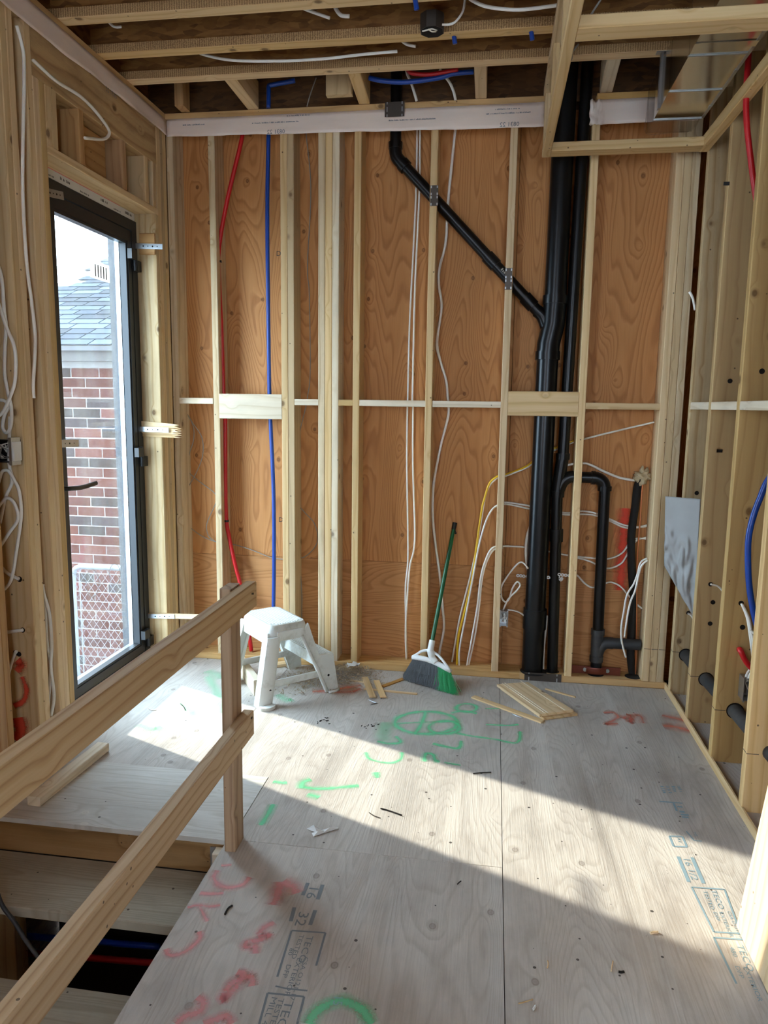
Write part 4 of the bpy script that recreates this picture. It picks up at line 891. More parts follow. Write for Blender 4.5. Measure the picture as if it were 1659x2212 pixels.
cable('second white cable in the slot beside the door low down', [(93, 1268), (97, 1307), (102, 1391), (110, 1442), (105, 1510), (103, 1550)], 'x', XL-0.035, r=0.0068)
cable('white cable dropping straight behind the switch box', [(22, 900), (20, 955), (20, 1003), (26, 1040), (12, 1075), (0, 1130)], 'y', yc+0.012, r=0.0068)
for (px, py, r) in ((42, 1251, 0.012), (49, 1361, 0.011), (34, 1410, 0.012), (41, 1413, 0.011)):
    q = at(px, py, 'y', -1.3775); MB().tube([q, q-Vector((0, 0.0006, 0))], r, 12).build('bored_hole', M['gap'], wall_l)
# right wall
cable('white cable end leaving the upper bored hole beside the membrane', [at_ for at_ in [(1535, 1262), (1550, 1266), (1558, 1273), (1568, 1288)]], 'y', -0.485, r=0.0045)
cable('white cable dropping from a bored hole to the metal box by the red pipe', [(1602, 1304), (1614, 1334), (1620, 1371), (1625, 1411), (1627, 1435), (1614, 1455), (1611, 1472)], 'y', -0.90, r=0.0055)
cable('white twin cable curling into the same metal box near the red pipe', [(1604, 1306), (1617, 1334), (1624, 1371), (1629, 1411), (1630, 1440), (1620, 1458), (1615, 1472)], 'y', -0.915, r=0.0055)
cable('short white cable looping behind the nearest shaded stud', [(1622, 1362), (1632, 1372), (1642, 1380), (1655, 1395)], 'y', -0.95, r=0.0055)
cable('white cable end peeking out beside the lower membrane corner', [(1486, 1325), (1494, 1330), (1500, 1342), (1503, 1350)], 'y', -0.14, r=0.0055)
cable('white cable dangling in the dark gap by the corner studs', [(1489, 630), (1497, 645), (1502, 670)], 'y', -0.02, r=0.007)
# ceiling
cable('long white cable sagging along the ceiling between two joists', [(430, 112), (440, 118), (500, 130), (600, 132), (700, 127), (790, 117), (858, 111)], 'y', -0.52, r=0.0065)
cable('short white cable tail at the joist near the plastic strip', [(232, 42), (236, 49), (247, 58), (262, 58)], 'y', -0.78)
cable('straight white cable tail over the long sagging ceiling cable', [(655, 17), (662, 21), (712, 39)], 'y', -0.80, r=0.0065)
cable('hooked white cable tail at the top of the ceiling', [(722, 8), (726, 20), (737, 33), (755, 35)], 'y', -0.80, r=0.008)
cable('white cable stub behind the junction box joist', [(868, 88), (880, 96), (898, 100)], 'y', -0.52, r=0.007)
cable('white cable curling out of the ceiling junction box', [(955, 53), (970, 53), (985, 46), (1000, 24), (1005, -5)], 'y', -0.76, r=0.005)
cable('white cable swagging towards the bulkhead at the ceiling', [(1010, -8), (1022, 2), (1055, 15), (1120, 21), (1200, 12), (1220, 8)], 'y', -0.82, r=0.007)
cable('white cable pair entering the top plate beside the pipe', [(878, 152), (881, 163), (890, 184), (900, 218)], 'y', -0.03, r=0.007)
cable('white cable bending into the top plate beside the last lookout', [(950, 150), (957, 160), (971, 178), (980, 198), (984, 216)], 'y', -0.03, r=0.007)
cable('grey wire crossing the dark gap inside the bulkhead', [(1300, -4), (1278, 30), (1262, 60)], 'y', -1.0, r=0.004, mat='cable_gray', name='wire', cat='wire')
cable('grey wire stapled to the joist inside the bulkhead', [(1250, 95), (1237, 112), (1234, 128), (1226, 138)], 'y', -0.42, r=0.004, mat='cable_gray', name='wire', cat='wire')
cable('thin grey wire slanting past the flat block at the ceiling', [(683, 168), (670, 205), (663, 230)], 'y', -0.06, r=0.003, mat='cable_gray', name='wire', cat='wire')
# boxes
def steel_box(name, label, x0, x1, y0, y1, z0, z1, face, mat='galv', wires=3, seed=1):
    """open steel box: face is the open side ('-y' or '+x')"""
    t = thing(name, label, 'electrical box', ((x0+x1)/2, (y0+y1)/2, z0)); w = 0.002; mb = MB()
    mb.box(x0, x1, y0, y1, z0, z0+w); mb.box(x0, x1, y0, y1, z1-w, z1); mb.box(x0, x0+w, y0, y1, z0+w, z1-w); mb.box(x1-w, x1, y0, y1, z0+w, z1-w)
    if face == '-y': mb.box(x0+w, x1-w, y1-w, y1, z0+w, z1-w)
    else: mb.box(x0+w, x1-w, y0, y0+w, z0+w, z1-w)
    mb.build('box_shell', M[mat], t)
    rnd = random.Random(seed)
    for i in range(wires):
        P = [(x0+(x1-x0)*rnd.uniform(.15, .85), y0+(y1-y0)*rnd.uniform(.05, .6), z0+(z1-z0)*rnd.uniform(.15, .85)) for k in range(4)]
        MB().tube(spline(P, 5), 0.0022, 6).build('conductor', M['cable_gray' if i % 2 else 'cable'], t, smooth='all')
    for (x, z) in ((x0+0.004, z1+0.003), (x1-0.004, z1+0.003), (x0+0.004, z0-0.003), (x1-0.004, z0-0.003)):
        MB().tube([(x, y0, z), (x, y0+0.01, z)], 0.004, 8).build('screw', M['galv'], t)
    return t
sb = steel_box('switch_box', 'black two gang switch box among the cable loops by the door', -1.175, -1.062, -1.45, -1.379, 1.285, 1.372, '-y', 'black', 7, 3)
MB().box(-1.062, -1.05, -1.455, -1.40, 1.275, 1.382).build('switch_yoke', M['galv'], sb)
MB().box(-1.05, -1.043, -1.45, -1.405, 1.292, 1.365).build('switch_paddle', M['switch'], sb)
a, b_ = at(1079, 1352, 'y', 0.0), at(1098, 1322, 'y', 0.0)
steel_box('outlet_box', 'small shiny metal box on the stud beside the drain stack', a.x, b_.x, 0.0, 0.06, a.z, b_.z, '-y', 'galv', 4, 8)
a, b_ = at(1604, 1514, 'y', -0.93), at(1628, 1468, 'y', -0.93)
ob_ = steel_box('outlet_box', 'metal outlet box with pinkish face below the red pipe end', a.x, b_.x+0.03, -0.93, -0.868, a.z, b_.z, '-y', 'galv', 3, 5)
MB().box(a.x+0.02, b_.x+0.02, -0.932, -0.929, a.z+0.005, b_.z-0.015).build('box_cover', plain('primer_pink', '#dba79a', rough=0.7, var=0.3, scale=30), ob_)
jb = thing('junction_box', 'octagonal steel junction box on the ceiling joist', 'electrical box', (0.468, -0.715, 3.075))
oct_ = [(0.468+0.052*math.cos(math.pi/8+k*math.pi/4), -0.722+0.052*math.sin(math.pi/8+k*math.pi/4)) for k in range(8)]
MB().prism(oct_, 'z', 3.072, 3.135).build('box_shell', M['nailplate'], jb)
MB().prism([(0.468+(x-0.468)*0.93, -0.722+(y+0.722)*0.93) for x, y in oct_], 'z', 3.0705, 3.0722).build('box_inside', M['gap'], jb)
MB().tube(spline([(0.43, -0.74, 3.069), (0.44, -0.76, 3.06), (0.47, -0.765, 3.063), (0.49, -0.74, 3.068)], 5), 0.003, 6).build('conductor', M['cable'], jb, smooth='all')
MB().tube(spline([(0.485, -0.73, 3.069), (0.47, -0.755, 3.058), (0.455, -0.76, 3.066)], 5), 0.003, 6).build('conductor', M['cable'], jb, smooth='all')

# ---- straps, shims and blocks round the door frame
def strap(name, label, P0, P1, w, up, n=4):
    P0 = Vector(P0); P1 = Vector(P1)
    o = lumber(name, P0, P1, 0.002, w, M['galv'], None, up=up, bev=0.0004); tag(o, label, 'steel strap')
    d = (P1-P0).normalized(); u_ = Vector(up); nn = d.cross(u_).normalized()
    for k in range(n):
        c = P0.lerp(P1, 0.25+0.68*k/n+0.05)
        for sgn in (1, -1):
            MB().tube([c+nn*0.0011*sgn, c+nn*0.0016*sgn], 0.0045 if k % 2 == 0 else 0.003, 8).build('strap_hole', M['gap'], o)
    return o
def px_strap(label, p0, p1, y, w):
    a = at(*p0, 'y', y); b_ = at(*p1, 'y', y); strap('anchor_strap', label, a, b_, w, (0, 0, 1))
px_strap('steel strap over the upper wood block beside the door', (292, 531), (351, 533), -0.172, 0.028)
px_strap('steel strap over the splintered shims beside the door', (300, 927), (364, 929), -0.19, 0.028)
px_strap('steel strap in front of the thin batten low beside the door', (318, 1331), (377, 1332), -0.176, 0.026)
strap('anchor_strap', 'perforated strap tab at mid height on the handle side', (-1.135, -1.06, 1.336), (-1.135, -0.852, 1.331), 0.034, (0, 0, 1))
strap('anchor_strap', 'pale strap tab under the head of the door', (-1.14, -1.02, 2.402), (-1.14, -0.872, 2.423), 0.034, (0, 0, 1))
a, b_ = at(301, 527, 'y', -0.168), at(334, 527, 'y', -0.168)
tag(lumber('shim_block', (a.x, -0.164, a.z), (b_.x, -0.164, b_.z), 0.012, 0.11, M['stud_brown']), 'small wood block packed behind the upper door strap', 'wood block')
for (y, z, x1, th, lab) in ((-0.171, 1.385, -0.945, 0.011, 'front'), (-0.1625, 1.365, -0.93, 0.009, 'back')):
    mb = MB(); n = 10; rr = random.Random(int(-y*1000)); poly = [(-1.17, z-0.03), (x1-0.03, z-0.035)]
    for k in range(n): poly.append((x1-(0.05 if k % 2 else 0.0)*rr.uniform(.4, 1), z-0.033+0.055*k/(n-1)))
    poly.append((-1.17, z+0.035))
    mb.prism(poly, 'y', y-th/2, y+th/2); tag(mb.build('cedar_shim', M['board']), 'splintered cedar shim at the door, the %s of the pair' % lab, 'wood shim')
a, b_ = at(320, 1330, 'y', -0.17), at(440, 1333, 'y', -0.17)
tag(lumber('batten', (-1.17, -0.166, a.z), (b_.x, -0.166, b_.z), 0.014, 0.03, M['board']), 'thin wood batten sticking out low beside the door', 'wood strip')

# ================================================================ STEP STOOL
stool = thing('step_stool', 'dirty white plastic two step stool near the railing post', 'step stool', (-0.355, -0.33, 0.0))
SU, SV, SO = Vector((0.72, 0.694, 0)).normalized(), Vector((-0.694, 0.72, 0)).normalized(), Vector((-0.346, -0.364, 0))
def sl(u, v, z): return SO + SU*u + SV*v + Vector((0, 0, z))
def loft(rings, caps=True):
    mb = MB(); n = len(rings[0])
    for r in rings: mb.v += [tuple(p) for p in r]
    for i in range(len(rings)-1):
        for k in range(n): mb.f.append((i*n+k, i*n+(k+1) % n, (i+1)*n+(k+1) % n, (i+1)*n+k))
    if caps: mb.f.append(tuple(range(n-1, -1, -1))); mb.f.append(tuple(range((len(rings)-1)*n, len(rings)*n)))
    return mb
def rrect(u0, u1, v0, v1, r, z, n=4):
    o = []
    for (cu, cv, a0) in ((u1-r, v1-r, 0), (u0+r, v1-r, 90), (u0+r, v0+r, 180), (u1-r, v0+r, 270)):
        for k in range(n+1):
            w = math.radians(a0+90*k/n); o.append(sl(cu+r*math.cos(w), cv+r*math.sin(w), z))
    return o
top = loft([rrect(-0.125, 0.118, -0.178, 0.178, 0.04, 0.335), rrect(-0.108, 0.106, -0.168, 0.168, 0.04, 0.392), rrect(-0.100, 0.100, -0.162, 0.162, 0.036, 0.402)]).build('top_step', M['white_plastic'], stool, smooth=True)
for k in range(13):
    u = -0.085+0.17*k/12; L = 0.150 if abs(u) < 0.07 else 0.13
    a, b_ = sl(u, -L, 0.403), sl(u, L, 0.403)
    lumber('tread_rib', a, b_, 0.007, 0.004, M['stool_top'], top, bev=0.001)
low = loft([rrect(0.150, 0.262, -0.192, 0.192, 0.012, 0.145), rrect(0.155, 0.255, -0.186, 0.186, 0.012, 0.198), rrect(0.158, 0.252, -0.183, 0.183, 0.01, 0.203)]).build('lower_step', M['white_plastic'], stool, smooth=True)
for k in range(7):
    u = 0.168+0.074*k/6; lumber('tread_rib', sl(u, -0.17, 0.2035), sl(u, 0.17, 0.2035), 0.006, 0.003, M['stool_top'], low, bev=0.001)
for sgn in (-1, 1):
    def sv(z): return sgn*(0.213-0.046*(z/0.4))       # the sides splay outward towards the floor
    # back leg: a rounded channel
    rings = []
    for z in (0.0, 0.012, 0.10, 0.20, 0.30, 0.345):
        uo = -0.198+0.075*(z/0.345); wv = sv(z); k = 0.040-0.004*(z/0.345)
        P = [(uo-0.004, wv), (uo+0.012, wv+sgn*0.012), (uo+0.055, wv+sgn*0.012), (uo+0.072, wv), (uo+0.070, wv-sgn*0.022), (uo+0.058, wv-sgn*0.014), (uo+0.055, wv-sgn*0.004), (uo+0.028, wv-sgn*0.006), (uo+0.020, wv-sgn*0.030), (uo+0.010, wv-sgn*0.052), (uo-0.004, wv-sgn*0.055)]
        rings.append([sl(p[0], p[1], z) for p in (P if sgn > 0 else P[::-1])])
    lg = loft(rings).build('leg', M['white_plastic'], stool, smooth=True)
    ft = loft([[sl(-0.202+0.085*math.cos(w)*0.5+0.04, sgn*0.235+0.028*math.sin(w), z) for w in [2*math.pi*k/16 for k in range(16)]] for z in (0.0, 0.016)]).build('foot_rim', M['white_plastic'], lg, smooth=True)
    # front leg: slanting side panel down to the lower step and the floor
    outl = [(0.060, 0.335), (0.112, 0.385), (0.128, 0.33), (0.165, 0.205), (0.252, 0.200), (0.272, 0.0), (0.195, 0.0), (0.150, 0.115)]
    A_ = [sl(u, sv(z), z) for u, z in outl]; B_ = [sl(u, sv(z)-sgn*0.014, z) for u, z in outl]
    mb = MB(); n = len(outl); mb.v = [tuple(p) for p in A_+B_]
    mb.f = [tuple(range(n)), tuple(range(2*n-1, n-1, -1))] + [(i, n+i, n+(i+1) % n, (i+1) % n) for i in range(n)]
    fl = mb.build('side_panel', M['white_plastic'], stool)
    rim = MB().tube([sl(0.066, sv(.33)+sgn*0.006, 0.33), sl(0.155, sv(.115)+sgn*0.006, 0.115), sl(0.200, sv(0.004)+sgn*0.006, 0.006)], 0.009, 8); rim.tube([sl(0.200, sv(0.004)+sgn*0.02, 0.007), sl(0.240, sv(0)+sgn*0.024, 0.007), sl(0.272, sv(0)+sgn*0.006, 0.007)], 0.007, 8)
    rim.build('panel_rim', M['white_plastic'], fl, smooth='all')
    MB().tube([sl(0.215, sv(.09)+sgn*0.0005, 0.09), sl(0.215, sv(.09)+sgn*0.0015, 0.09)], 0.007, 8).build('screw_hole', M['gap'], fl)
    MB().tube([sl(-0.135, sv(.09)+sgn*0.0122, 0.085), sl(-0.135, sv(.09)+sgn*0.0128, 0.085)], 0.006, 8).build('screw_hole', M['gap'], lg)
    lumber('side_bar', sl(-0.15, sv(.1)-sgn*0.012, 0.105), sl(0.17, sv(.1)-sgn*0.012, 0.105), 0.012, 0.036, M['white_plastic'], stool)
    lumber('apron', sl(-0.075, sv(.33)+sgn*0.001, 0.345), sl(0.075, sv(.33)+sgn*0.001, 0.345), 0.012, 0.05, M['white_plastic'], stool)
lumber('back_apron', sl(-0.118, -0.165, 0.335), sl(-0.118, 0.165, 0.335), 0.012, 0.065, M['white_plastic'], stool)

# ================================================================ BROOM
broom = thing('broom', 'angled broom with green handle leaning on the plywood wall', 'broom', (0.47, -0.2, 0.0))
Hb, Ht = Vector((0.478, -0.128, 0.205)), Vector((0.577, 0.122, 0.858)); hd_ = (Ht-Hb).normalized()
MB().tube([Hb-hd_*0.02, Ht], 0.0115, 14).build('handle', M['broom_green'], broom, smooth=True)
MB().tube([Ht-hd_*0.035, Ht+hd_*0.006], [0.0125, 0.0135], 14).build('handle_cap', M['black'], broom, smooth=True)
MB().tube(spline([Ht-hd_*0.02, Ht-hd_*0.05+Vector((0.012, -0.004, 0)), Ht-hd_*0.06+Vector((0.02, -0.004, 0.004))], 4), 0.006, 8).build('hang_loop', M['hose'], broom, smooth='all')
MB().tube([Hb-hd_*0.03, Hb+hd_*0.035], [0.0185, 0.0165], 16).build('socket', M['broom_white'], broom, smooth=True)
Pl, Pr = Vector((0.372, -0.105, 0.128)), Vector((0.594, -0.188, 0.090))        # the two ends of the head bar
def bar(t): p = Pl.lerp(Pr, t); return p + Vector((0, 0, 0.018*math.sin(math.pi*t)))
MB().tube([bar(k/10) for k in range(11)], [0.012]+[0.0155]*9+[0.012], 10).build('head_bar', M['broom_white'], broom, smooth='all')
top_ = Hb-hd_*0.02
MB().tube(spline([top_, top_+Vector((-0.045, 0.012, -0.012)), Pl+Vector((0.028, -0.004, 0.022)), Pl+Vector((0.002, 0, 0.004))], 6), 0.0075, 8).build('head_arm', M['broom_white'], broom, smooth='all')
MB().tube(spline([top_, top_+Vector((0.05, -0.02, -0.025)), Pr+Vector((-0.028, 0.008, 0.035)), Pr+Vector((-0.002, 0, 0.004))], 6), 0.0075, 8).build('head_arm', M['broom_white'], broom, smooth='all')
MB().tube(spline([top_+Vector((0, -0.004, 0)), top_+Vector((0.012, -0.012, -0.035)), bar(0.62)+Vector((0, -0.004, 0.004))], 6), [0.02]*6+[0.017]*6+[0.015], 10).build('head_rib', M['broom_white'], broom, smooth='all')
def bristles(name, t0, t1, n, mat, seed, splay):
    rnd = random.Random(seed); mb = MB()
    FL, FR = Vector((0.322, -0.118, 0.004)), Vector((0.622, -0.288, 0.004))
    for k in range(n):
        t = rnd.uniform(t0, t1); a = bar(t)+Vector((rnd.uniform(-.003, .003), rnd.uniform(-.012, .012), -0.008))
        tt = t+rnd.gauss(0, splay); e = FL.lerp(FR, tt)+Vector((rnd.uniform(-.004, .004), rnd.uniform(-.022, .022), rnd.uniform(0, .02)))
        m_ = a.lerp(e, 0.55)+Vector((rnd.gauss(0, splay*0.06), rnd.gauss(0, .006), 0)); w = rnd.uniform(.0007, .0013)
        s_ = Vector((0.94, -0.34, 0))*w; q = Vector((0.3, 0.9, 0))*w
        b0 = len(mb.v)
        for p in (a, m_, e):
            mb.v += [tuple(p-s_), tuple(p+s_), tuple(p+q)]
        for i in (0, 3):
            for j in range(3): mb.f.append((b0+i+j, b0+i+(j+1) % 3, b0+i+3+(j+1) % 3, b0+i+3+j))
    o = mb.build(name, M[mat], broom); o['kind'] = 'stuff'; return o
tag(bristles('bristles', 0.02, 0.70, 2600, 'bristle_gray', 1, 0.02), 'dark grey bristles')
tag(bristles('bristles', 0.68, 0.99, 1300, 'bristle_green', 2, 0.04), 'green bristles')

# ================================================================ SCRAPS ON THE FLOOR
def stick(label, p0, p1, w, h, z=0.0, mat='board', name='wood_scrap', cat='wood scrap', dz=0.0):
    a = at(*p0, 'z', z+h/2); b_ = at(*p1, 'z', z+h/2)
    o = lumber(name, a+Vector((0, 0, dz)), b_+Vector((0, 0, 0)), w, h, M[mat], None, bev=0.0008); tag(o, label, cat); return o
stick('pale shim scrap lying across its neighbours beside the stool foot', (788, 1463), (805, 1506), 0.035, 0.006, z=0.0062)
stick('pale shim scrap lying next to the broom, short and wide', (813, 1470), (828, 1506), 0.033, 0.006, z=0.0062)
stick('long thin stick under the two crossed shims', (787, 1488), (901, 1499), 0.018, 0.006)
stick('brownish stick half under the broom bristles', (826, 1483), (872, 1466), 0.026, 0.006, mat='stud_brown')
stick('pointed splinter tucked under the crossed shims', (757, 1470), (795, 1474), 0.014, 0.006)
# stack of tongue-and-groove offcuts by the drain stack
a0 = [at(1073, 1487, 'z', 0.0), at(1165, 1553, 'z', 0.0), at(1238, 1543, 'z', 0.0), at(1140, 1482, 'z', 0.0)]
def slab(name, label, q, z0, z1, mat, off=(0, 0, 0), grooves=True):
    c = sum(q, Vector())/4; ex = (q[1]-q[0]).normalized(); ey = Vector((-ex.y, ex.x, 0)); mb = MB()
    poly = [((p-c).dot(ex), (p-c).dot(ey)) for p in q]; mb.prism(poly if True else poly, 'z', z0, z1)
    o = mb.build(name, M[mat]); o.location = c+Vector(off); o.rotation_euler = (0, 0, math.atan2(ex.y, ex.x)); tag(o, label, 'board'); return o
slab('board_offcut', 'lower wooden board offcut in the small stack by the sole plate', [p+Vector((0.02, -0.012, 0)) for p in a0], 0.0, 0.011, 'board')
tb = slab('board_offcut', 'upper wooden board offcut with a beaded edge in the small stack', a0, 0.0112, 0.024, 'board')
ex = (a0[1]-a0[0]).normalized(); ey = Vector((-ex.y, ex.x, 0))
for s_ in (0.035, 0.05, 0.15):
    lumber('bead', a0[0]+ey*s_+Vector((0, 0, 0.0245)), a0[1]+ey*s_+Vector((0, 0, 0.0245)), 0.006, 0.003, M['stud_pale'], tb, bev=0.0008)
stick('long thin strip of wood in front of the board stack', (1022, 1505), (1172, 1559), 0.034, 0.008)
stick('narrow curved splinter behind the board stack', (1178, 1488), (1243, 1506), 0.012, 0.007)
# wood block and rubbish behind the stool
o = lumber('lumber_offcut', at(518, 1430, 'z', 0.045), at(556, 1486, 'z', 0.045), 0.038, 0.088, M['stud_pale']); tag(o, 'pinkish lumber offcut on edge behind the railing post', 'wood block')
o = lumber('lumber_offcut', at(590, 1437, 'z', 0.012), at(640, 1430, 'z', 0.012), 0.05, 0.02, M['board']); tag(o, 'flat wood offcut under the stool', 'wood block')
rb = MB(); rnd = random.Random(21)
for k in range(1500):
    if k < 900: cx_, cy_, sd = 0.0, -0.10, (0.085, 0.075)
    else: cx_, cy_, sd = -0.16, -0.22, (0.12, 0.09)
    x, y = cx_+rnd.gauss(0, sd[0]), cy_+rnd.gauss(0, sd[1])
    if y > -0.006: y = -0.006-rnd.random()*0.05
    hmax = 0.05*math.exp(-((x-cx_)**2/(2*sd[0]**2)+(y-cy_)**2/(2*sd[1]**2)))*(1.0 if k < 900 else 0.5); z = rnd.random()*hmax+0.001
    th = rnd.random()*math.pi*2; L = rnd.uniform(0.006, 0.028); w = rnd.uniform(0.0008, 0.003); tl = rnd.gauss(0, 0.3)
    dx, dy, dz = math.cos(th)*L, math.sin(th)*L, abs(math.sin(tl)*L); px_, py_ = -math.sin(th)*w, math.cos(th)*w
    rb.add([(x-px_, y-py_, z), (x+px_, y+py_, z), (x+dx+px_, y+dy+py_, z+dz), (x+dx-px_, y+dy-py_, z+dz), (x+dx/2, y+dy/2, z+dz/2+w)], [(0, 1, 4), (1, 2, 4), (2, 3, 4), (3, 0, 4), (3, 2, 1, 0)])
tag(rb.build('sweepings', M['dust']), 'swept heap of sawdust and shavings behind the stool', 'sawdust', kind='stuff')
pc = MB()
c = Vector((0.03, -0.09, 0.045))
for i in range(7):
    for j in range(5):
        pc.v.append((c.x+(i-3)*0.013+0.006*noise.noise((i*.7, j, 1)), c.y+(j-2)*0.012, c.z+0.03*noise.noise((i*.45, j*.5, 7))+0.012))
for i in range(6):
    for j in range(4): a = i*5+j; pc.f.append((a, a+1, a+6, a+5))
o = pc.build('crumpled_paper', M['label']); o.modifiers.new('thickness', 'SOLIDIFY').thickness = 0.0008; tag(o, 'crumpled scrap of paper on the sawdust heap', 'paper')
def bit(label, P, r, mat, name='nail', cat='nail', z=0.003):
    tag(MB().tube(spline(pts(P, 'z', z), 3), r, 6).build(name, M[mat], None, smooth='all'), label, cat)
bit('bent dark nail in the sunlit middle of the floor', [(822, 1746), (840, 1751), (868, 1761)], 0.0028, 'gap')
bit('thin dark splinter beside the bent nail in the sun', [(797, 1755), (808, 1762), (822, 1767)], 0.0015, 'gap', 'splinter', 'splinter')
bit('forked dark twig at the upper edge of the sunlit strip', [(1022, 1671), (1040, 1669), (1061, 1668)], 0.0022, 'gap', 'splinter', 'splinter')
bit('shiny screw lying by the crossed shims', [(796, 1511), (806, 1516), (816, 1519)], 0.003, 'galv', 'screw', 'screw')
bit('shiny nail lying below the crossed shims', [(800, 1522), (808, 1520), (815, 1518)], 0.0025, 'galv')
bit('shiny nail on the seam below the board strip', [(1107, 1542), (1117, 1547), (1128, 1551)], 0.003, 'galv')
bit('dark bent nail on the floor in front of the railing post', [(486, 1975), (493, 1962), (502, 1956)], 0.0032, 'gap')
bit('thin brown splinter in the near shaded floor', [(1120, 2168), (1135, 2164), (1151, 2159)], 0.0018, 'board', 'splinter', 'splinter')
bit('pale splinter standing near the seam in the near shade', [(1182, 2091), (1184, 2084), (1183, 2075)], 0.0016, 'board', 'splinter', 'splinter')
bit('pale splinter farther from the seam in the near shade', [(1320, 2098), (1322, 2086), (1324, 2076)], 0.0018, 'board', 'splinter', 'splinter')
bit('white wood chip at the bottom of the floor', [(1151, 2181), (1155, 2176), (1157, 2172)], 0.003, 'label', 'wood_chip', 'wood chip')
bit('pale wood chip near the stamped sheet edge', [(1405, 2016), (1414, 2014), (1422, 2014)], 0.004, 'board', 'wood_chip', 'wood chip')
bit('dark wood chip lying between the near knots', [(1336, 2099), (1342, 2100), (1348, 2099)], 0.0035, 'gap', 'wood_chip', 'wood chip')
bit('dark splinter in the shade left of the long seam', [(988, 1910), (992, 1906), (996, 1903)], 0.0018, 'gap', 'splinter', 'splinter')
bit('curled pale shaving by the sunlit edge near the landing', [(320, 1530), (328, 1534), (338, 1534)], 0.002, 'label', 'shaving', 'shaving')
bit('dark twig in the sunlit corner near the railing', [(390, 1520), (397, 1527), (400, 1534)], 0.0018, 'gap', 'splinter', 'splinter')
tp = MB()
for (pa, pb, w) in (((670, 1786), (690, 1796), 0.018), ((675, 1803), (700, 1796), 0.012), ((695, 1797), (730, 1787), 0.010)):
    a, b_ = at(*pa, 'z', 0.002), at(*pb, 'z', 0.005); d = (b_-a).normalized(); s_ = Vector((-d.y, d.x, 0))*w
    n0 = len(tp.v); tp.v += [tuple(a-s_), tuple(b_-s_*0.6), tuple(b_+s_*0.6), tuple(a+s_), tuple((a+b_)/2+Vector((0, 0, 0.008)))]; tp.f += [(n0, n0+1, n0+4), (n0+1, n0+2, n0+4), (n0+2, n0+3, n0+4), (n0+3, n0, n0+4)]
o = tp.build('torn_label', M['label']); o.modifiers.new('thickness', 'SOLIDIFY').thickness = 0.0006; tag(o, 'torn scrap of pale tape on the floor in front of the post', 'paper')
# black tar spots
for (px, py) in ((699, 1557), (795, 1568)):
    mb = MB(); rr = random.Random(px)
    for k in range(12):
        q = at(px+rr.gauss(0, 9), py+rr.gauss(0, 4), 'z', 0.0008); L = rr.uniform(.004, .018); t = rr.random()*3
        mb.tube([q, q+Vector((math.cos(t)*L, math.sin(t)*L, 0))], 0.0022, 5)
    o = mb.build('black_smear', M['gap'], floor)

# ================================================================ PAINT AND STAMPS
def stroke(pxs, w, mat, parent=None, ax='z', v=0.0009, closed=False, n=8, name='paint_mark', nrm=(0, 0, 1)):
    w *= 1.55; P = spline(pts(pxs, ax, v), n); mb = MB(); mb.uv = []; m = len(P); N_ = Vector(nrm)
    for i, p in enumerate(P):
        t = (P[min(i+1, m-1)]-P[max(i-1, 0)]).normalized(); s_ = N_.cross(t).normalized()*(w/2)
        mb.v += [tuple(p-s_), tuple(p+s_)]; mb.uv += [(0, i/m), (1, i/m)]
    for i in range(m-1): mb.f.append((2*i, 2*i+2, 2*i+3, 2*i+1))
    return mb.build(name, M[mat], parent or floor)
def ell(cx_, cy_, rx, ry, n=14, a0=0, a1=360): return [(cx_+rx*math.cos(math.radians(a0+(a1-a0)*k/n)), cy_+ry*math.sin(math.radians(a0+(a1-a0)*k/n))) for k in range(n+1)]
G = 'spray_green'
stroke(ell(921, 1561, 68, 24), 0.038, G, v=0.0010); stroke(ell(960, 1571, 33, 14), 0.034, G, v=0.0012)
stroke([(919, 1538), (912, 1560), (896, 1586)], 0.034, G, v=0.0014); stroke([(855, 1563), (915, 1560), (988, 1558)], 0.018, G, v=0.0016)
stroke([(985, 1583), (1020, 1590), (1070, 1597), (1116, 1604), (1124, 1580)], 0.022, G)
stroke(ell(1008, 1529, 22, 9), 0.03, G, v=0.0010); stroke([(975, 1540), (1000, 1536), (1030, 1541)], 0.03, G, v=0.0012)
stroke([(1048, 1531), (1085, 1530)], 0.016, G); stroke([(1050, 1565), (1095, 1567), (1120, 1565)], 0.02, G)
stroke([(935, 1606), (960, 1612), (990, 1616), (996, 1600)], 0.026, G); stroke([(918, 1645), (920, 1628), (935, 1630), (940, 1642), (950, 1645)], 0.03, G); stroke([(960, 1647), (995, 1653)], 0.018, G)
stroke([(815, 1601), (840, 1606), (865, 1603), (855, 1590)], 0.03, G); stroke([(790, 1625), (800, 1640), (840, 1648), (865, 1640), (868, 1625)], 0.022, G)
stroke([(835, 1560), (830, 1580), (828, 1600)], 0.07, 'spray_faint', v=0.0011)
stroke([(652, 1703), (655, 1690), (672, 1684)], 0.04, G); stroke([(655, 1700), (690, 1704), (730, 1701), (775, 1697)], 0.03, G); stroke([(665, 1715), (690, 1722)], 0.04, G)
stroke([(590, 1688), (610, 1691), (620, 1690)], 0.03, G); stroke([(590, 1737), (575, 1765), (562, 1782)], 0.034, G); stroke([(812, 1668), (815, 1680)], 0.03, G)
stroke([(445, 1450), (470, 1458), (480, 1466)], 0.07, 'spray_faint'); stroke([(380, 1520), (405, 1528), (420, 1545)], 0.06, 'spray_faint'); stroke([(300, 1565), (330, 1575), (350, 1570)], 0.05, 'spray_faint'); stroke([(450, 1460), (470, 1500), (478, 1540)], 0.05, 'spray_faint'); stroke([(600, 1500), (620, 1512), (632, 1510)], 0.05, 'spray_faint')
stroke([(668, 2212), (678, 2190), (700, 2172), (730, 2163), (760, 2168), (785, 2184), (802, 2212)], 0.042, G)
K = 'spray_pink'
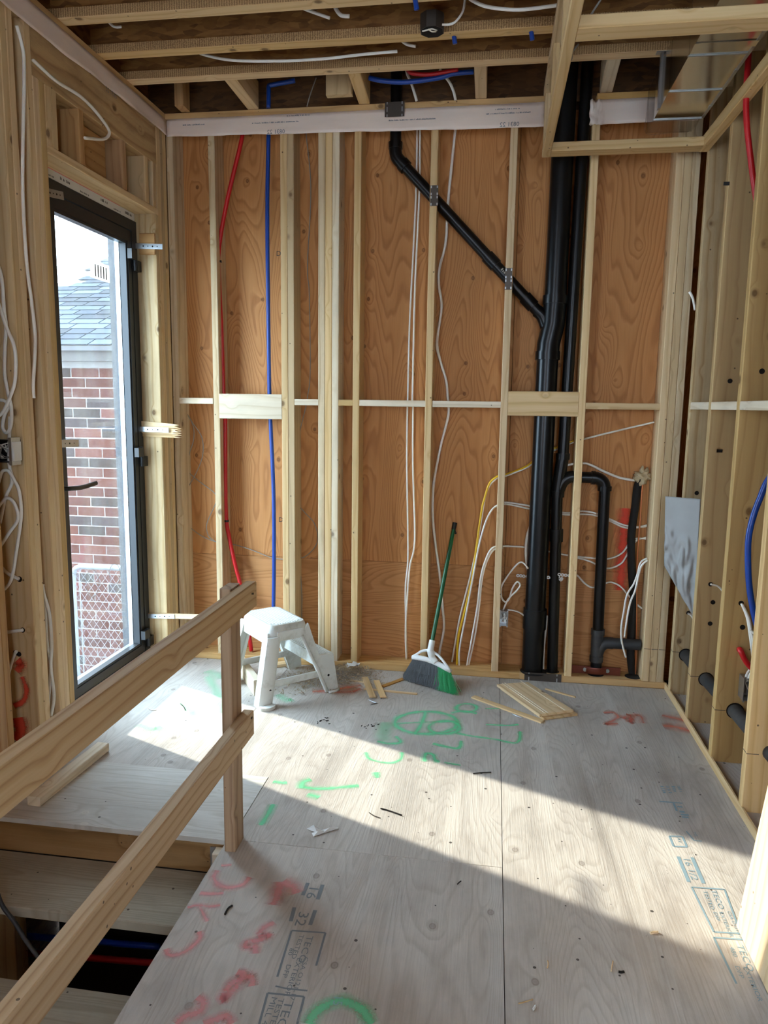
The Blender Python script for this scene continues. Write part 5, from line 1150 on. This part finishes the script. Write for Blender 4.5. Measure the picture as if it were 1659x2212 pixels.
stroke([(470, 1880), (462, 1895), (475, 1912), (500, 1917), (525, 1910), (540, 1895)], 0.03, K); stroke([(478, 1870), (500, 1868)], 0.016, K)
stroke([(432, 1929), (460, 1931), (483, 1929)], 0.022, K); stroke([(405, 1960), (430, 1955), (452, 1958), (476, 1955)], 0.022, K); stroke([(430, 1957), (440, 1975), (448, 1990)], 0.02, K)
stroke([(430, 2012), (432, 2025), (415, 2045), (390, 2060), (365, 2063), (358, 2050)], 0.026, K)
stroke([(592, 1992), (570, 2005), (560, 2020), (580, 2022), (560, 2030), (535, 2035), (530, 2045), (550, 2045), (550, 2060)], 0.032, K)
stroke([(590, 1955), (600, 1930), (605, 1905)], 0.05, K); stroke([(610, 1905), (630, 1915), (640, 1930)], 0.06, K, v=0.0011)
stroke([(512, 2100), (525, 2105), (510, 2130), (490, 2150), (480, 2155), (500, 2125), (540, 2110), (545, 2130)], 0.034, K)
stroke([(425, 2155), (440, 2165), (430, 2185), (400, 2195), (380, 2212)], 0.034, K); stroke([(440, 2212), (470, 2200), (490, 2195), (500, 2212)], 0.034, K)
stroke([(1304, 1540), (1325, 1539), (1335, 1548), (1325, 1556), (1310, 1563), (1335, 1563)], 0.034, 'spray_coral'); stroke([(1345, 1552), (1362, 1545), (1360, 1560), (1372, 1545), (1385, 1548), (1390, 1562)], 0.04, 'spray_coral', v=0.0011)
stroke([(1430, 1545), (1460, 1552), (1492, 1560)], 0.06, 'spray_coral'); stroke([(1432, 1568), (1460, 1570), (1495, 1580)], 0.07, 'spray_coral', v=0.0011)
stroke([(675, 1494), (720, 1490), (780, 1480)], 0.06, 'spray_coral'); stroke([(722, 1495), (760, 1494), (778, 1487)], 0.06, 'spray_coral', v=0.0011)
stroke([(1352, 1098), (1348, 1150), (1345, 1200), (1340, 1275)], 0.075, 'spray_red', wall_b, 'y', 0.1398, nrm=(0, 1, 0))
stroke([(38, 1425), (45, 1435), (35, 1450)], 0.05, 'spray_red', wall_l, 'y', -1.3782, nrm=(0, 1, 0)); stroke([(48, 1462), (57, 1490), (50, 1515), (30, 1525)], 0.03, 'spray_red', wall_l, 'y', -1.3782, nrm=(0, 1, 0)); stroke([(40, 1550), (45, 1575), (35, 1600)], 0.07, 'spray_red', wall_l, 'y', -1.3782, nrm=(0, 1, 0))
# pencil and marker writing on the framing
for (y0, z0, y1, z1) in ((-0.795, 2.755, -0.765, 2.745), (-0.79, 2.73, -0.76, 2.722), (-0.80, 2.70, -0.762, 2.692), (-0.80, 2.685, -0.766, 2.672), (-0.796, 2.66, -0.775, 2.655), (-0.796, 2.64, -0.775, 2.632), (-0.80, 2.62, -0.76, 2.60), (-0.795, 2.615, -0.795, 2.585)):
    MB().tube([(XL-0.0795, y0, z0), (XL-0.0795, y1, z1)], 0.003, 5).build('handwriting', M['pencil'], wall_l)
for (px, py) in ((602, 547), (607, 1122)):
    q = at(px, py, 'y', 0.1395); text_mesh('marker_sign', 'D', 0.04, M['pencil'], (q.x-0.015, 0.1398, q.z-0.015), (1, 0, 0), (0, 0, 1), wall_b, lift=0.0005)
# ink stamps on the sheets (they read towards the camera)
def stamp(lines, px, py, size, mat='ink', lead=1.25, parent=None):
    size *= 0.52
    o = at(px, py, 'z', 0.0)
    for i, s in enumerate(lines):
        text_mesh('ink_stamp', s, size, M[mat], (o.x-i*size*lead, o.y, 0.0), (0, -1, 0), (1, 0, 0), floor, lift=0.0009, stretch=1.5)
def ink_line(p0, p1, w=0.006, mat='ink'):
    a = at(*p0, 'z', 0.0009); b_ = at(*p1, 'z', 0.0009); d = (b_-a).normalized(); s_ = Vector((-d.y, d.x, 0))*w/2
    mb = MB(); mb.add([a-s_, b_-s_, b_+s_, a+s_], [(0, 1, 2, 3)]); mb.build('ink_line', M[mat], floor)
def ink_frame(c4, w=0.006, mat='ink'):
    for k in range(len(c4)-1): ink_line(c4[k], c4[k+1], w, mat)
stamp(['16'], 671, 1912, 0.085); ink_line((665, 1907), (654, 1934), 0.012); ink_line((697, 1911), (686, 1943), 0.012)
stamp(['32'], 648, 1968, 0.085); ink_line((636, 1960), (628, 1990), 0.012); ink_line((681, 1966), (670, 1998), 0.012)
ink_frame([(599, 2110), (630, 2010), (703, 2015), (683, 2086)], 0.006)
stamp(['TECO'], 664, 2021, 0.052); stamp(['TESTED'], 648, 2019, 0.036); stamp(['CSA O121-17'], 658, 2067, 0.034); stamp(['EXTERIOR'], 643, 2069, 0.038); stamp(['80'], 627, 2048, 0.036); stamp(['DFP'], 620, 2083, 0.036)
ink_frame([(595, 2130), (617, 2135), (664, 2140)], 0.005)
ink_frame([(560, 2212), (578, 2145), (657, 2153), (642, 2212)], 0.006)
stamp(['TECO'], 617, 2161, 0.062); stamp(['TESTED'], 603, 2156, 0.04); stamp(['MILL 480'], 588, 2153, 0.042)
text_mesh('marker_sign', '15', 0.035, M['ink_blue'], at(722, 2150, 'z', 0.0), (0.1, -1, 0), (1, 0.1, 0), floor, lift=0.0012)
B_ = 'ink_blue'
ink_frame([(1446, 1806), (1474, 1807), (1484, 1829), (1455, 1828), (1446, 1806)], 0.008, B_); stamp(['AV'], 1461, 1809, 0.035, B_)
stamp(['16 1/2'], 1474, 1852, 0.062, B_); ink_line((1465, 1850), (1488, 1905), 0.012, B_); ink_line((1495, 1852), (1520, 1908), 0.012, B_)
ink_frame([(1542, 2013), (1494, 1916), (1565, 1921), (1600, 2016), (1542, 2013)], 0.006, B_)
stamp(['TECO'], 1535, 1922, 0.045, B_); stamp(['TESTED'], 1518, 1924, 0.034, B_); stamp(['CSA O121-17'], 1570, 1968, 0.026, B_); stamp(['EXTERIOR'], 1553, 1970, 0.03, B_); stamp(['DFP'], 1540, 1970, 0.03, B_)
ink_frame([(1591, 2125), (1542, 2025), (1618, 2030)], 0.006, B_); stamp(['TECO'], 1590, 2040, 0.05, B_); stamp(['480'], 1575, 2045, 0.034, B_); stamp(['EXTERIOR', 'DFP'], 1605, 2088, 0.034, B_)
ink_line((1424, 1731), (1474, 1735), 0.008, B_); ink_line((1455, 1735), (1462, 1752), 0.008, B_); fine_print(at(1462, 1741, 'z', 0), (0, -1, 0), (1, 0, 0), 0.08, 0.03, M[B_], floor, 4, lift=0.0009)
for k in range(4): fine_print(at(1426+k*12, 1698, 'z', 0), (0, -1, 0), (1, 0, 0), 0.05, 0.014, M[B_], floor, k, lift=0.0009)
ink_frame([(1482, 1795), (1500, 1816), (1516, 1817)], 0.005, B_); stamp(['HE'], 1497, 1797, 0.03, B_)

# ================================================================ OUTSIDE THE DOOR
yard = MB().box(-14, -1.45, -8, 2.0, -1.35, -1.25).build('ground', M['ground']); tag(yard, 'bare yard ground outside the glass door', kind='structure')
house = thing('neighbour_house', 'red brick house with grey shingle roof seen through the glass door', 'house', (-2.7, 2.1, -1.25))
HX0, HX1, HY = -3.9, -1.75, 2.1
hw = MB().box(HX0, HX1, HY+0.001, HY+3.0, -1.25, 1.90).build('brick_wall', M['mortar'], house)
bl, bh, jt = 0.257, 0.079, 0.010
bm = MB().box(-bl/2, bl/2, 0, 0.03, 0, bh); proto = None; row = 0; z = -1.20
while z + bh < 1.88:
    x = HX0+0.005 - (0.5*(bl+jt) if row % 2 else 0.0)
    while x < HX1:
        x0, x1 = max(x, HX0), min(x+bl, HX1)
        if x1-x0 > 0.05:
            if proto is None: proto = bm.build('brick', M['brick']); o = proto
            else: o = proto.copy(); C.objects.link(o)
            o.location = ((x0+x1)/2, HY-0.004+0.004*random.random(), z); o.scale = ((x1-x0)/bl, 1, 1); put(o, hw)
        x += bl+jt
    z += bh+jt; row += 1
lumber('fascia', (HX0-0.15, HY-0.16, 1.93), (HX1+0.15, HY-0.16, 1.93), 0.03, 0.13, M['fascia'], house)
MB().box(HX0-0.15, HX1+0.15, HY-0.21, HY-0.175, 1.955, 1.99).build('gutter', M['stucco'], house)
MB().box(HX0-0.15, HX1+0.15, HY-0.16, HY+0.01, 1.90, 1.905).build('soffit_board', M['fascia'], house)
RP = math.radians(24); E0 = Vector((0, HY-0.20, 2.0)); sdir = Vector((0, math.cos(RP), math.sin(RP)))
rf = MB(); a = E0; b_ = E0+sdir*3.4
rf.add([(HX0-0.2, a.y, a.z-0.03), (HX1+0.2, a.y, a.z-0.03), (HX1+0.2-1.0, b_.y, b_.z-0.03), (HX0-0.2, b_.y, b_.z-0.03), (HX0-0.2, a.y, a.z-0.004), (HX1+0.2, a.y, a.z-0.004), (HX1+0.2-1.0, b_.y, b_.z-0.004), (HX0-0.2, b_.y, b_.z-0.004)],
       [(3, 2, 1, 0), (4, 5, 6, 7), (0, 1, 5, 4), (1, 2, 6, 5), (2, 3, 7, 6), (3, 0, 4, 7)])
roof = rf.build('shingle_roof', M['fascia'], house)
sw_, sh_ = 0.30, 0.143; sproto = None; rr = random.Random(5)
for r_ in range(22):
    x = HX0-0.2 - rr.random()*sw_
    while x < HX1+0.2-r_*0.042:
        w_ = sw_*rr.uniform(0.7, 1.15)
        if x > HX0-0.2 and x+w_ < HX1+0.25-r_*0.042:
            if sproto is None:
                sproto = MB().box(-0.5, 0.5, 0.0, sh_+0.03, -0.003, 0.003).build('shingle', M['shingle']); o = sproto
            else: o = sproto.copy(); C.objects.link(o)
            p = E0+sdir*(r_*sh_); o.location = (x+w_/2, p.y, p.z+0.006); o.rotation_euler = (RP-math.radians(2.2), 0, 0); o.scale = (w_-0.014, 1, 1); put(o, roof)
        x += w_
gate = thing('chain_link_gate', 'galvanised chain link gate in front of the brick house', 'gate', (-2.4, 1.3, -1.25))
GYP = 1.3
a = at(152, 1480, 'y', GYP); tl_ = at(158, 1250, 'y', GYP); tr_ = at(180, 1224, 'y', GYP); rr_ = at(300, 1226, 'y', GYP)
z0_ = -1.15; GW = tl_.x+1.1
MB().tube(spline([(tl_.x, GYP, z0_), (tl_.x, GYP, tl_.z-0.1), (tl_.x+0.012, GYP, tr_.z-0.045), (tl_.x+0.06, GYP, tr_.z-0.005), (tl_.x+0.15, GYP, tr_.z), (GW-0.15, GYP, tr_.z), (GW-0.05, GYP, tr_.z-0.01), (GW, GYP, tr_.z-0.08), (GW, GYP, z0_)], 6), 0.021, 10).build('gate_frame', M['gate_steel'], gate, smooth='all')
MB().tube([(tl_.x, GYP, -0.95), (GW, GYP, -0.95)], 0.017, 10).build('bottom_rail', M['gate_steel'], gate, smooth='all')
MB().tube([(tl_.x-0.07, GYP+0.02, -1.25), (tl_.x-0.07, GYP+0.02, tr_.z+0.05)], 0.028, 12).build('hinge_post', M['gate_steel'], gate, smooth='all')
MB().tube([(tl_.x+0.055, GYP, -0.95), (tl_.x+0.055, GYP, tr_.z-0.03)], 0.005, 6).build('tension_bar', M['gate_steel'], gate)
cl = MB(); pitch = 0.062; zt_ = tr_.z
for k in range(-30, 40):
    for s_ in (1, -1):
        x0 = tl_.x+k*pitch; P = []
        zz0, zz1 = -0.95, zt_
        xa, xb = x0, x0+s_*(zz1-zz0)*0.72
        t0, t1 = 0.0, 1.0
        dx_ = xb-xa
        lo, hi = (tl_.x-xa)/dx_, (GW-xa)/dx_
        if lo > hi: lo, hi = hi, lo
        t0, t1 = max(0, lo), min(1, hi)
        if t1-t0 > 0.03: cl.tube([(xa+dx_*t0, GYP+0.003*s_, zz0+(zz1-zz0)*t0), (xa+dx_*t1, GYP+0.003*s_, zz0+(zz1-zz0)*t1)], 0.0018, 4, caps=False)
o = cl.build('wire_mesh', M['gate_steel'], gate); o['kind'] = 'stuff'
for (px, py, rx, ry, lab) in ((200, 1260, 14, 30, 'wide'), (248, 1240, 12, 22, 'narrow')):
    tag(MB().tube([p+Vector((0, 0, 0)) for p in pts(ell(px, py, rx, ry, 20), 'y', GYP-0.03)], 0.0022, 6).build('wire_coil', M['gap'], None, smooth='all'), 'loop of wire hung on the chain link gate, the %s one' % lab, 'wire')

finish_texts()
